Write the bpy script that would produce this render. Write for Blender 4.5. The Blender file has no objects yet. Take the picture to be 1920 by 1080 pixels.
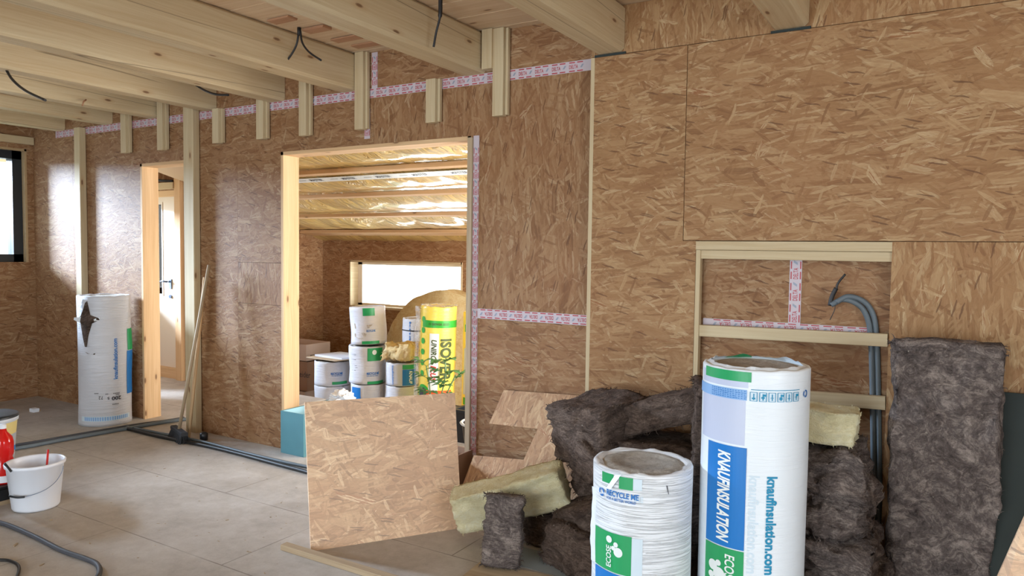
import bpy, bmesh, math, random
from mathutils import Vector, Matrix, Euler, noise
random.seed(7)
SC = bpy.context.scene
COL = SC.collection
PI = math.pi

# ------------------------------------------------------------------ camera, sky, light, exposure
yaw, pitch, roll = math.radians(30.957), math.radians(-2.918), math.radians(0.736)
FW = Vector((-math.sin(yaw)*math.cos(pitch), math.cos(yaw)*math.cos(pitch), math.sin(pitch)))
R0 = Vector((math.cos(yaw), math.sin(yaw), 0)); U0 = R0.cross(FW)
RT = R0*math.cos(roll) + U0*math.sin(roll); UP = -R0*math.sin(roll) + U0*math.cos(roll)
CAM = Vector((0, -3.75, 1.5))
cd = bpy.data.cameras.new('camera'); cam = bpy.data.objects.new('camera', cd); COL.objects.link(cam)
m = Matrix((RT, UP, -FW)).transposed().to_4x4(); m.translation = CAM
cam.matrix_world = m
cd.sensor_width = 36; cd.lens = 1370.1/1920*36; cd.clip_start = .05
SC.camera = cam
vs = SC.view_settings
vs.view_transform = 'Standard'; vs.look = 'None'; vs.gamma = 1; vs.use_curve_mapping = False
vs.exposure = 0.3
w = bpy.data.worlds.new('sky'); SC.world = w; w.use_nodes = True
bg = w.node_tree.nodes['Background']; bg.inputs[0].default_value = (.86, .94, 1, 1); bg.inputs[1].default_value = 2.6

def area(name, loc, target, sx, sy, power, col):
    l = bpy.data.lights.new(name, 'AREA'); l.shape = 'RECTANGLE'; l.size = sx; l.size_y = sy
    l.energy = power; l.color = col
    o = bpy.data.objects.new(name, l); COL.objects.link(o); o.location = loc
    o.rotation_euler = (Vector(target) - Vector(loc)).to_track_quat('-Z', 'Y').to_euler()
    return o
# daylight through the glazing behind the camera, the side window and the extension's own window
area('daylight_rear', (-1.7, -7.35, 1.2), (-1.1, 0, 1.0), 2.9, 2.1, 140, (.80, .90, 1))
area('daylight_right', (3.1, -3.9, 1.3), (-1, -2.2, .9), 2.2, 1.8, 62, (.82, .91, 1))
area('daylight_left', (-13.2, -2.35, 3.35), (-7.75, -.75, 1.85), 1.5, 1.5, 2900, (.64, .79, 1))
area('daylight_extension', (-1.15, 1.75, 1.2), (-5, 1.75, 1.4), 2.2, 1.1, 130, (1, .97, .94))
area('daylight_far', (-5.7, 3.95, .75), (-5.2, 1.0, 1.75), 1.7, .7, 85, (.95, .98, 1))
area('hall_fill', (-8.31, .75, 1.5), (-5, .75, 1.4), .8, 1.0, 6, (1, .97, .92))  # added fill lamp that brightens the hall, no known window behind it

# ------------------------------------------------------------------ node helpers
def srgb(r, g, b):
    f = lambda c: (c/255)/12.92 if c/255 <= .04045 else ((c/255+.055)/1.055)**2.4
    return (f(r), f(g), f(b), 1)
class NT:
    def __init__(s, name):
        s.m = bpy.data.materials.new(name); s.m.use_nodes = True
        s.t = s.m.node_tree; s.N = s.t.nodes; s.L = s.t.links
        s.b = s.N['Principled BSDF']; s.out = s.N['Material Output']
    def n(s, ty, ins=None, **kw):
        x = s.N.new(ty)
        for k, v in kw.items(): setattr(x, k, v)
        for k, v in (ins or {}).items():
            if isinstance(v, bpy.types.NodeSocket): s.L.new(v, x.inputs[k])
            else: x.inputs[k].default_value = v
        return x
    def math(s, op, a, b=0.0, clamp=False):
        return s.n('ShaderNodeMath', {0: a, 1: b}, operation=op, use_clamp=clamp).outputs[0]
    def vmath(s, op, a, b=(0, 0, 0)):
        return s.n('ShaderNodeVectorMath', {0: a, 1: b}, operation=op).outputs[0]
    def mix(s, f, a, b, blend='MIX'):
        x = s.N.new('ShaderNodeMix'); x.data_type = 'RGBA'; x.blend_type = blend
        for i, v in ((0, f), (6, a), (7, b)):
            if isinstance(v, bpy.types.NodeSocket): s.L.new(v, x.inputs[i])
            else: x.inputs[i].default_value = v
        return x.outputs[2]
    def mapping(s, v, scale=(1, 1, 1), rot=(0, 0, 0), loc=(0, 0, 0)):
        return s.n('ShaderNodeMapping', {0: v, 'Scale': scale, 'Rotation': rot, 'Location': loc}).outputs[0]
    def noise(s, v, scale, detail=3, rough=.5, dist=0, out='Fac'):
        return s.n('ShaderNodeTexNoise', {'Vector': v, 'Scale': scale, 'Detail': detail, 'Roughness': rough, 'Distortion': dist}).outputs[out]
    def ramp(s, f, stops, interp='LINEAR'):
        x = s.n('ShaderNodeValToRGB', {0: f}); cr = x.color_ramp; cr.interpolation = interp
        while len(cr.elements) < len(stops): cr.elements.new(.5)
        for e, (p, c) in zip(cr.elements, stops): e.position = p; e.color = c if len(c) == 4 else (*c, 1)
        return x.outputs[0]
    def rng(s, v, a, b, c=0., d=1.):
        return s.n('ShaderNodeMapRange', {0: v, 1: a, 2: b, 3: c, 4: d}).outputs[0]
    def bump(s, h, strength=.3, dist=.01):
        x = s.n('ShaderNodeBump', {'Strength': strength, 'Distance': dist, 'Height': h})
        s.L.new(x.outputs[0], s.b.inputs['Normal'])
    def set(s, **kw):
        for k, v in kw.items():
            k = k.replace('_', ' ')
            if isinstance(v, bpy.types.NodeSocket): s.L.new(v, s.b.inputs[k])
            else: s.b.inputs[k].default_value = v
        return s.m
    def uv(s): return s.n('ShaderNodeUVMap').outputs[0]
    def obj(s): return s.n('ShaderNodeTexCoord').outputs['Object']
    def rand(s): return s.n('ShaderNodeObjectInfo').outputs['Random']

def osb(name, vertical=False, tint=(1, 1, 1), contrast=1.0, dust=0.0, offset=0.0, spread=1.0):
    t = NT(name); uv = t.uv()
    rn = t.rand()
    cv = t.n('ShaderNodeCombineXYZ', {0: t.math('MULTIPLY', rn, 37.0), 1: t.math('MULTIPLY', rn, 91.0), 2: 0.0}).outputs[0]
    base = t.vmath('MULTIPLY', t.vmath('ADD', uv, cv), (1.18, 1.18, 1))
    base = t.vmath('ADD', base, (offset, offset*1.7, 0))
    wob = t.vmath('MULTIPLY', t.vmath('SUBTRACT', t.noise(base, 9, 2, out='Color'), (.5, .5, .5)), (.022, .022, 0))
    p = t.vmath('ADD', base, wob)
    rot0 = PI/2 if vertical else 0
    pal = [(0, srgb(142, 102, 68)), (.08, srgb(158, 114, 76)), (.3, srgb(176, 132, 91)), (.55, srgb(190, 148, 106)),
           (.78, srgb(204, 165, 122)), (.92, srgb(220, 186, 143)), (.985, srgb(234, 208, 168)), (1, srgb(168, 110, 72))]
    p = t.vmath('ADD', p, t.vmath('MULTIPLY', t.vmath('SUBTRACT', t.noise(base, 38, 2, out='Color'), (.5, .5, .5)), (.007, .007, 0)))
    bn = t.noise(t.mapping(t.mapping(p, (1, 1, 1), (0, 0, rot0)), (5, 30, 1)), 1.6, 5, .66)
    col = t.ramp(bn, [(.28, srgb(160, 117, 80)), (.5, srgb(184, 140, 100)), (.72, srgb(204, 163, 120))])
    h = t.math('MULTIPLY', bn, .4)
    layers = [(.5, 5, 40, .7), (-.45, 4.5, 34, .65), (1.2, 6.5, 44, .5), (-.85, 6.5, 38, .45), (.12, 4, 28, .65), (-.2, 5, 36, .7), (.34, 3.6, 17, .40), (-.33, 4.2, 42, .6), (.0, 3.4, 21, .5), (.95, 6, 21, .16), (.65, 5.5, 46, .35), (-.07, 5.5, 60, .55), (.25, 3.4, 14, .14), (-1.25, 7, 40, .16)]
    for k, (a, sx, sy, pres) in enumerate(layers):
        q = t.mapping(p, (1, 1, 1), (0, 0, a*spread + rot0), (k*3.31, k*5.77, 0))
        q = t.mapping(q, (sx, sy, 1))
        v = t.n('ShaderNodeTexVoronoi', {'Vector': q, 'Scale': 1.0, 'Randomness': 1.0, 'Exponent': 2.6}, voronoi_dimensions='2D', distance='MINKOWSKI')
        d = v.outputs['Distance']; c = v.outputs['Color']
        sp = t.n('ShaderNodeSeparateColor', {0: c})
        rr = t.math('MULTIPLY_ADD', sp.outputs[2], .25)
        rr.node.inputs[2].default_value = .24
        inside = t.math('SUBTRACT', rr, d)
        mask = t.math('MULTIPLY', t.rng(inside, 0, .035), t.math('LESS_THAN', sp.outputs[0], pres))
        g = t.noise(t.mapping(q, (.9, 2.4, 1)), 2.2, 3, .6)
        tone = t.math('ADD', sp.outputs[1], t.math('MULTIPLY', t.math('SUBTRACT', g, .5), .55), True)
        fc = t.ramp(tone, pal)
        edge = t.rng(inside, 0, .08, .38*contrast, 0)  # thin shadow line painted into the colour around each flake
        fc = t.mix(edge, fc, srgb(118, 80, 50))
        alpha = t.math('MULTIPLY', mask, t.rng(sp.outputs[2], 0, 1, .42, .88))
        col = t.mix(alpha, col, fc)
        h = t.math('MAXIMUM', h, t.math('MULTIPLY', mask, sp.outputs[1]))
    # sparse dark slivers
    q = t.mapping(t.mapping(p, (1, 1, 1), (0, 0, rot0 + .25)), (6, 60, 1))
    v = t.n('ShaderNodeTexVoronoi', {'Vector': q, 'Scale': 1.0, 'Randomness': 1.0}, voronoi_dimensions='2D')
    sp = t.n('ShaderNodeSeparateColor', {0: v.outputs['Color']})
    mk = t.math('MULTIPLY', t.math('LESS_THAN', v.outputs['Distance'], .27), t.math('LESS_THAN', sp.outputs[0], .08))
    col = t.mix(t.math('MULTIPLY', mk, .7), col, srgb(96, 64, 44))
    fine = t.noise(t.mapping(t.mapping(p, (1, 1, 1), (0, 0, rot0 + .1)), (30, 160, 1)), 1.0, 4, .7)
    col = t.mix(t.rng(fine, .35, .7, .0, .30), col, srgb(148, 108, 74))
    big = t.noise(base, 1.3, 3)
    col = t.mix(t.rng(big, .3, .7, 0, .22), col, srgb(176, 118, 78))
    if dust: col = t.mix(dust, col, srgb(216, 202, 188))
    col = t.mix(1.0, col, (*tint, 1), 'MULTIPLY')
    t.bump(h, .35, .004)
    return t.set(Base_Color=col, Roughness=.6 if not dust else .8, **{'Specular_IOR_Level': .25})

def timber(name, c1, c2, knot=srgb(112, 76, 46), rough=.72, knots=.22, crack=.0):
    t = NT(name); uv = t.uv(); rn = t.rand()
    cv = t.n('ShaderNodeCombineXYZ', {0: t.math('MULTIPLY', rn, 53.0), 1: t.math('MULTIPLY', rn, 17.0), 2: 0.0}).outputs[0]
    p = t.vmath('ADD', uv, cv)
    p2 = t.vmath('ADD', p, t.vmath('MULTIPLY', t.vmath('SUBTRACT', t.noise(t.mapping(p, (1.4, 5, 1)), 1.5, 2, out='Color'), (.5, .5, .5)), (0, .05, 0)))
    g = t.noise(t.mapping(p2, (1.3, 55, 1)), 1.4, 4, .6)
    g2 = t.noise(t.mapping(p2, (.5, 9, 1)), 1.5, 3)
    col = t.mix(t.rng(t.math('ADD', t.math('MULTIPLY', g, .6), t.math('MULTIPLY', g2, .5)), .38, .72), c1, c2)
    if knots:
        v = t.n('ShaderNodeTexVoronoi', {'Vector': t.mapping(p, (3.2, 9.5, 1)), 'Scale': 1.0}, voronoi_dimensions='2D')
        sp = t.n('ShaderNodeSeparateColor', {0: v.outputs['Color']})
        on = t.math('LESS_THAN', sp.outputs[0], knots)
        halo = t.math('MULTIPLY', t.rng(v.outputs['Distance'], .05, .26, .35, 0), on)
        core = t.math('MULTIPLY', t.rng(v.outputs['Distance'], .05, .10, .85, 0), on)
        col = t.mix(halo, col, srgb(178, 128, 80)); col = t.mix(core, col, knot)
    if crack:
        cz = t.noise(t.mapping(p, (.22, 4.5, 1)), 1.0, 0)
        line = t.rng(t.math('ABSOLUTE', t.math('SUBTRACT', cz, .5)), .0, .008, crack, 0)
        on = t.rng(t.noise(t.mapping(p, (.5, .5, 1)), 1.6, 1), .50, .55)
        col = t.mix(t.math('MULTIPLY', line, on), col, srgb(82, 58, 38))
    t.bump(g, .12, .002)
    return t.set(Base_Color=col, Roughness=rough)

def plain(name, c, rough=.5, metal=0., bump=None, var=.0, spec=.5, **kw):
    t = NT(name); col = c
    if var:
        n = t.noise(t.obj(), 9, 4)
        col = t.mix(t.rng(n, .3, .7, 0, var), c, (c[0]*.55, c[1]*.55, c[2]*.55, 1))
    if bump: t.bump(t.noise(t.obj(), bump[0], 4), bump[1], .01)
    return t.set(Base_Color=col, Roughness=rough, Metallic=metal, Specular_IOR_Level=spec, **kw)

def wool(name, dark, mid, light, scale=1.0):
    t = NT(name); o = t.obj()
    rn = t.rand(); p = t.vmath('ADD', o, t.n('ShaderNodeCombineXYZ', {0: t.math('MULTIPLY', rn, 20.0), 1: 0.0, 2: 0.0}).outputs[0])
    d = t.vmath('MULTIPLY', t.vmath('SUBTRACT', t.noise(p, 6*scale, 3, out='Color'), (.5, .5, .5)), (.12, .12, .12))
    q = t.vmath('ADD', p, d)
    a = t.noise(q, 8*scale, 8, .72, 1.2); b = t.noise(t.mapping(q, (22, 22, 130)), 1.2*scale, 5, .65, .6); c = t.noise(q, 160*scale, 3, .7)
    f = t.math('ADD', t.math('MULTIPLY', a, .50), t.math('ADD', t.math('MULTIPLY', b, .34), t.math('MULTIPLY', c, .16)))
    col = t.ramp(f, [(.38, dark), (.5, mid), (.62, light)])
    sp = t.rng(t.noise(p, 70, 1), .76, .80); col = t.mix(t.math('MULTIPLY', sp, .5), col, srgb(190, 180, 165))
    t.bump(t.math('ADD', t.math('MULTIPLY', b, .6), c), .85, .012)
    return t.set(Base_Color=col, Roughness=.95, Specular_IOR_Level=.1)

def film(name, c, rough=.32, wr=(8, 60), strength=.25, var=.05):
    t = NT(name); o = t.obj(); rn = t.rand()
    p = t.vmath('ADD', o, t.n('ShaderNodeCombineXYZ', {0: t.math('MULTIPLY', rn, 20.0), 1: 0.0, 2: 0.0}).outputs[0])
    n = t.noise(t.mapping(p, (wr[0]*.4, wr[0]*.4, wr[1])), 1.0, 5, .6, .6)
    n2 = t.noise(p, 6, 3)
    rd = t.n('ShaderNodeMapRange', {0: n, 1: .46, 2: .54, 3: 0, 4: 1}).outputs[0]
    t.bump(t.math('ADD', rd, n2), strength, .004)
    col = t.mix(t.rng(n2, .3, .7, 0, var), c, (c[0]*.6, c[1]*.62, c[2]*.66, 1))
    return t.set(Base_Color=col, Roughness=rough, Specular_IOR_Level=.5)

M = {}
M['osb_h'] = osb('osb_wall', False, (.66, .64, .63))
M['osb_v'] = osb('osb_wall_upright', True, (.66, .64, .63))
M['osb_clad'] = osb('osb_cladding', False, (.74, .74, .69), offset=4)
M['osb_clad_v'] = osb('osb_cladding_upright', True, (.74, .74, .68), offset=9)
M['osb_panel'] = osb('osb_loose_panel', False, (1.38, 1.44, 1.50), dust=.22, offset=13, contrast=1.5, spread=1.5)
M['osb_scrap'] = osb('osb_scrap', True, (.95, .94, .93), offset=21, contrast=1.2, dust=.12)
M['joist'] = timber('spruce_joist', srgb(212, 194, 158), srgb(194, 168, 128), crack=.7)
M['batten'] = timber('spruce_batten', srgb(206, 189, 154), srgb(188, 164, 126), knots=.08)
M['post'] = timber('spruce_frame', srgb(226, 192, 148), srgb(204, 164, 118), knots=.22)
M['board'] = timber('ceiling_boarding', srgb(220, 196, 164), srgb(202, 170, 134), knots=.1)
M['redboard'] = timber('cut_boarding', srgb(190, 146, 112), srgb(168, 122, 90), knots=0)
M['old_wood'] = timber('weathered_batten', srgb(190, 170, 140), srgb(160, 136, 106), knots=.05)
M['wool'] = wool('mineral_wool', srgb(50, 40, 35), srgb(92, 77, 68), srgb(134, 115, 102))
M['wool_grey'] = wool('mineral_wool_grey', srgb(56, 49, 47), srgb(106, 95, 90), srgb(166, 152, 142), .9)
M['wool_top'] = wool('mineral_wool_core', srgb(168, 156, 142), srgb(208, 198, 184), srgb(228, 220, 208), 2)
M['wool_yellow'] = wool('glass_wool_yellow', srgb(224, 210, 160), srgb(243, 232, 188), srgb(250, 244, 214), 1.2)
M['wool_cream'] = wool('glass_wool_cream', srgb(222, 186, 124), srgb(242, 216, 160), srgb(250, 234, 190), 1.0)
M['white_film'] = film('white_wrap', srgb(236, 243, 248), .34)
M['white_film_wrinkled'] = film('white_wrap_wrinkled', srgb(238, 242, 246), .36, (7, 110), .75)
M['drum_film'] = film('pale_wrap', srgb(214, 216, 222), .42, (8, 90), .45, .12)
M['lav_film'] = plain('overlapping_wrap', srgb(196, 204, 226), .36)
M['blue'] = plain('blue_print', srgb(20, 118, 196), .38)
M['green'] = plain('green_print', srgb(38, 160, 96), .38)
M['ltblue'] = plain('light_blue_print', srgb(134, 178, 226), .42)
M['paleprint'] = plain('pale_print', srgb(212, 228, 238), .42)
M['cyan_text'] = plain('cyan_lettering', srgb(26, 140, 180), .4)
M['blue_text'] = plain('blue_lettering', srgb(40, 116, 190), .4)
M['white_text'] = plain('white_lettering', srgb(236, 242, 240), .4)
M['dark_text'] = plain('dark_lettering', srgb(52, 52, 60), .5)
M['red_text'] = plain('red_lettering', srgb(206, 44, 40), .5)
M['tape'] = plain('tape_white', srgb(198, 186, 192), .5)
M['tape_red'] = plain('tape_red', srgb(178, 60, 66), .5)
M['tape_grey'] = plain('tape_grey', srgb(150, 156, 172), .5)
M['yellow_film'] = film('yellow_wrap', srgb(248, 222, 96), .28, (8, 50), .2)
M['yellow_dk'] = plain('olive_lettering', srgb(70, 84, 34), .45)
M['orange'] = plain('orange_print', srgb(232, 96, 40), .4)
M['bright_green'] = plain('bright_green_print', srgb(48, 168, 56), .35)
M['clear'] = None
M['black_plastic'] = plain('black_plastic', srgb(30, 32, 36), .38)
M['dark_frame'] = plain('anthracite_frame', srgb(34, 40, 46), .4)
M['grey_conduit'] = plain('grey_conduit', srgb(98, 108, 114), .5)
M['hose'] = plain('dark_hose', srgb(72, 74, 80), .55)
M['cable'] = plain('black_cable', srgb(34, 32, 32), .5)
M['bucket'] = plain('white_plastic', srgb(232, 236, 244), .3)
M['teal'] = plain('teal_board', srgb(84, 138, 148), .6, var=.25)
M['teal_in'] = plain('pale_teal_lining', srgb(170, 214, 226), .6)
M['card'] = plain('cardboard', srgb(156, 122, 98), .85, var=.12)
M['palecard'] = plain('pale_cardboard', srgb(206, 184, 168), .8, var=.1)
M['door_white'] = plain('door_lacquer', srgb(228, 216, 198), .35)
M['steel'] = plain('brushed_steel', srgb(120, 140, 170), .3, .9)
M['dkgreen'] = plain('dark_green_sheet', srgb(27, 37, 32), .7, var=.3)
M['leaf'] = plain('leaf_green', srgb(88, 138, 84), .55)
M['stem'] = plain('stem_green', srgb(120, 150, 100), .6)
M['soil'] = plain('potting_soil', srgb(52, 40, 34), .95, var=.4)
M['red'] = plain('red_liquid', srgb(206, 26, 24), .12)
M['labelcol'] = plain('paint_label', srgb(198, 206, 214), .4)
M['label_yel'] = plain('paint_label_band', srgb(214, 196, 130), .4)
M['bristle'] = plain('broom_bristle', srgb(52, 54, 58), .9)
M['paper'] = plain('crumpled_white_bag', srgb(232, 236, 242), .5)
M['gap'] = plain('membrane_edge', srgb(42, 50, 48), .8)
M['grass'] = plain('outdoor_ground', srgb(140, 150, 120), .9)
M['foam'] = plain('mounting_foam', srgb(188, 160, 120), .9, bump=(60, .8), var=.3)

def glass_mat():
    t = NT('window_glass')
    tr = t.n('ShaderNodeBsdfTransparent', {0: (.97, .99, 1, 1)}); gl = t.n('ShaderNodeBsdfGlossy', {'Roughness': .02})
    fr = t.n('ShaderNodeFresnel', {'IOR': 1.3})
    mx = t.n('ShaderNodeMixShader', {0: fr.outputs[0], 1: tr.outputs[0], 2: gl.outputs[0]})
    t.L.new(mx.outputs[0], t.out.inputs[0]); return t.m
M['glass'] = glass_mat()
def clear_mat():
    t = NT('clear_wrap')
    tr = t.n('ShaderNodeBsdfTransparent', {0: (.97, .97, .97, 1)})
    t.set(Base_Color=srgb(235, 235, 235), Roughness=.12)
    n = t.noise(t.obj(), 30, 4); t.bump(n, .9, .01)
    f = t.rng(t.noise(t.obj(), 14, 5, .7), .4, .7, .12, .6)
    mx = t.n('ShaderNodeMixShader', {0: f, 1: tr.outputs[0], 2: t.b.outputs[0]})
    t.L.new(mx.outputs[0], t.out.inputs[0]); return t.m
M['clear'] = clear_mat()
def foil_mat():
    t = NT('insulation_under_film'); o = t.obj()
    d = t.vmath('MULTIPLY', t.noise(o, 1.6, 3, out='Color'), (.5, .5, .5))
    q = t.vmath('ADD', o, d)
    n = t.noise(t.mapping(q, (20, 2.4, 1), (0, 0, .5)), 1.0, 4, .6, 1.4)
    wr = t.rng(n, .42, .6)
    t.bump(wr, 1.0, .03)
    c = t.mix(t.rng(t.noise(o, 3, 4), .3, .7), srgb(255, 222, 138), srgb(246, 204, 116))
    seam = t.n('ShaderNodeTexWave', {'Vector': t.mapping(o, (1, .12, 0)), 'Scale': .95, 'Distortion': 1.2, 'Detail': 1.0}, bands_direction='X').outputs['Fac']
    c = t.mix(t.rng(seam, .0, .03, .35, 0), c, srgb(150, 116, 50))
    return t.set(Base_Color=c, Roughness=.5, Coat_Weight=1.0, Coat_Roughness=.10, Coat_IOR=1.55)
M['foil'] = foil_mat()
def floor_mat():
    t = NT('chipboard_floor'); o = t.obj()
    a = t.noise(o, 2.2, 6, .6); b = t.noise(o, 90, 3, .7); c = t.noise(t.mapping(o, (1, 1, 1)), 14, 5, .65)
    col = t.ramp(t.math('ADD', t.math('MULTIPLY', a, .55), t.math('ADD', t.math('MULTIPLY', b, .15), t.math('MULTIPLY', c, .3))),
                 [(.32, srgb(158, 149, 139)), (.5, srgb(184, 176, 167)), (.68, srgb(202, 196, 189))])
    # large sheet joints
    q = t.mapping(o, (1, 1, 1), (0, 0, 0), (.35, .2, 0))
    br = t.n('ShaderNodeTexBrick', {'Vector': q, 'Color1': (0, 0, 0, 1), 'Color2': (0, 0, 0, 1), 'Mortar': (1, 1, 1, 1), 'Scale': 1.0, 'Mortar Size': .004, 'Mortar Smooth': .3, 'Brick Width': 1.7, 'Row Height': .675})
    sm = t.noise(o, 3, 3)
    col = t.mix(t.math('MULTIPLY', t.n('ShaderNodeRGBToBW', {0: br.outputs[0]}).outputs[0], t.rng(sm, .35, .6, .15, .65)), col, srgb(92, 80, 68))
    st = t.noise(t.vmath('ADD', o, t.vmath('MULTIPLY', t.noise(o, 2, 2, out='Color'), (1, 1, 1))), 1.1, 5, .7)
    col = t.mix(t.rng(st, .5, .66, 0, .45), col, srgb(150, 138, 124))
    t.bump(b, .2, .002)
    return t.set(Base_Color=col, Roughness=.62, Specular_IOR_Level=.4)
M['floor'] = floor_mat()

# ------------------------------------------------------------------ mesh helpers
def nvec(p):
    return Vector((noise.noise(p+Vector((11.3, 0, 0))), noise.noise(p+Vector((0, 27.9, 3.1))), noise.noise(p+Vector((5.7, 0, 41.2)))))
def turb(p):
    return nvec(p) + nvec(p*2)*.5 + nvec(p*4)*.25
class MB:
    def __init__(s): s.v = []; s.f = []; s.u = []; s.mi = []; s.sm = []
    def quad(s, ps, uvs=None, mi=0, smooth=False):
        i = len(s.v); s.v += [Vector(p) for p in ps]; s.f.append(list(range(i, i+len(ps))))
        s.u.append(uvs or [(0, 0)]*len(ps)); s.mi.append(mi); s.sm.append(smooth)
        return s
    def poly(s, ps, mi=0):
        n = Vector((0, 0, 0)); c = [Vector(p) for p in ps]
        for a, b in zip(c, c[1:]+c[:1]): n += a.cross(b)
        ax = max(range(3), key=lambda k: abs(n[k]))
        uv = [((p.y, p.z) if ax == 0 else (p.x, p.z) if ax == 1 else (p.x, p.y)) for p in c]
        return s.quad(c, uv, mi)
    def box(s, a, b, mi=0):
        x0, y0, z0 = a; x1, y1, z1 = b
        P = lambda x, y, z: (x, y, z)
        for q in ([P(x0,y0,z0),P(x1,y0,z0),P(x1,y0,z1),P(x0,y0,z1)], [P(x1,y1,z0),P(x0,y1,z0),P(x0,y1,z1),P(x1,y1,z1)],
                  [P(x0,y1,z0),P(x0,y0,z0),P(x0,y0,z1),P(x0,y1,z1)], [P(x1,y0,z0),P(x1,y1,z0),P(x1,y1,z1),P(x1,y0,z1)],
                  [P(x0,y0,z1),P(x1,y0,z1),P(x1,y1,z1),P(x0,y1,z1)], [P(x0,y1,z0),P(x1,y1,z0),P(x1,y0,z0),P(x0,y0,z0)]):
            s.poly(q, mi)
        return s
    def beam(s, p, q, w_, h_, up=(0, 0, 1), mi=0, ch=0.0, ends=True):
        """beam from p to q, width w_ across, height h_ along up, grain UV along its length; chamfered edges"""
        p = Vector(p); q = Vector(q); d = (q-p); L = d.length; d.normalize()
        up = Vector(up); up = (up - d*up.dot(d)).normalized(); sd = d.cross(up)
        a, b, c = w_/2, h_/2, ch
        if c: sec = [(-a+c,-b),(a-c,-b),(a,-b+c),(a,b-c),(a-c,b),(-a+c,b),(-a,b-c),(-a,-b+c)]
        else: sec = [(-a,-b),(a,-b),(a,b),(-a,b)]
        n = len(sec); acc = 0
        for i in range(n):
            u0, v0 = sec[i]; u1, v1 = sec[(i+1) % n]
            w0 = math.hypot(u1-u0, v1-v0)
            A = p+sd*u0+up*v0; B = p+sd*u1+up*v1
            s.quad([A, A+d*L, B+d*L, B], [(0, acc), (L, acc), (L, acc+w0), (0, acc+w0)], mi); acc += w0
        if ends:
            s.quad([p+sd*u+up*v for u, v in sec], [(u*3, v*3) for u, v in sec], mi)
            s.quad([q+sd*u+up*v for u, v in reversed(sec)], [(u*3, v*3) for u, v in reversed(sec)], mi)
        return s
    def tube(s, pts, r, n=10, mi=0, caps=True, rad=None):
        pts = [Vector(p) for p in pts]; rings = []
        pn = None
        for i, p in enumerate(pts):
            d = (pts[min(i+1, len(pts)-1)] - pts[max(i-1, 0)]).normalized()
            if pn is None: pn = d.orthogonal().normalized()
            pn = (pn - d*pn.dot(d)).normalized(); b = d.cross(pn)
            rr = rad[i] if rad else r
            rings.append([p + (pn*math.cos(2*PI*k/n) + b*math.sin(2*PI*k/n))*rr for k in range(n)])
        for i in range(len(rings)-1):
            for k in range(n):
                k2 = (k+1) % n
                s.quad([rings[i][k], rings[i][k2], rings[i+1][k2], rings[i+1][k]], [(i, k/n)]*4, mi, True)
        if caps: s.quad(list(reversed(rings[0])), None, mi); s.quad(rings[-1], None, mi)
        return s
    def lathe(s, prof, n=32, mi=0, c=(0, 0), smooth=True):
        R = [[(c[0]+r*math.cos(2*PI*k/n), c[1]+r*math.sin(2*PI*k/n), z) for k in range(n)] for r, z in prof]
        for i in range(len(R)-1):
            for k in range(n):
                k2 = (k+1) % n
                if prof[i][0] < 1e-6: s.quad([R[i][k], R[i+1][k2], R[i+1][k]][::-1], None, mi, smooth)
                elif prof[i+1][0] < 1e-6: s.quad([R[i][k], R[i][k2], R[i+1][k]], None, mi, smooth)
                else: s.quad([R[i][k], R[i][k2], R[i+1][k2], R[i+1][k]], [(k/n, prof[i][1])]*4, mi, smooth)
        return s
    def prism(s, poly, z0f, z1f, mi=0):
        """poly: list of 3D points for one face; z0f is the thickness vector"""
        A = [Vector(p) for p in poly]; t = Vector(z0f); B = [a+t for a in A]
        s.poly(A, mi); s.poly(list(reversed(B)), mi)
        for i in range(len(A)):
            j = (i+1) % len(A); s.poly([A[j], A[i], B[i], B[j]], mi)
        return s
    def build(s, name, mats, parent=None, merge=True, loc=None):
        me = bpy.data.meshes.new(name); 
        off = Vector(loc) if loc is not None else Vector((0, 0, 0))
        me.from_pydata([tuple(v-off) for v in s.v], [], s.f)
        if not isinstance(mats, (list, tuple)): mats = [mats]
        for x in mats: me.materials.append(x)
        ul = me.uv_layers.new(name='UVMap'); k = 0
        for pi, p in enumerate(me.polygons):
            p.material_index = s.mi[pi]; p.use_smooth = s.sm[pi]
            for j in range(p.loop_total): ul.data[k].uv = s.u[pi][j]; k += 1
        if merge:
            bm = bmesh.new(); bm.from_mesh(me); bmesh.ops.remove_doubles(bm, verts=bm.verts, dist=1e-5)
            bmesh.ops.recalc_face_normals(bm, faces=bm.faces); bm.to_mesh(me); bm.free()
        o = bpy.data.objects.new(name, me); COL.objects.link(o)
        if loc is not None: o.location = off
        if parent is not None:
            o.parent = parent
            if loc is None: o.location = (0, 0, 0)
        return o

def tag(o, label=None, cat=None, group=None, kind=None):
    if label: o['label'] = label
    if cat: o['category'] = cat
    if group: o['group'] = group
    if kind: o['kind'] = kind
    return o
def struct(o, label=None): return tag(o, label, None, None, 'structure')
def empty(name, loc=(0, 0, 0), rz=0):
    o = bpy.data.objects.new(name, None); COL.objects.link(o); o.location = loc; o.rotation_euler = (0, 0, rz); o.empty_display_size = .1
    return o
def copy_tree(o, parent=None):
    c = o.copy(); COL.objects.link(c); c.parent = parent
    for ch in [x for x in COL.objects if x.parent == o]: copy_tree(ch, c)
    return c

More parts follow.
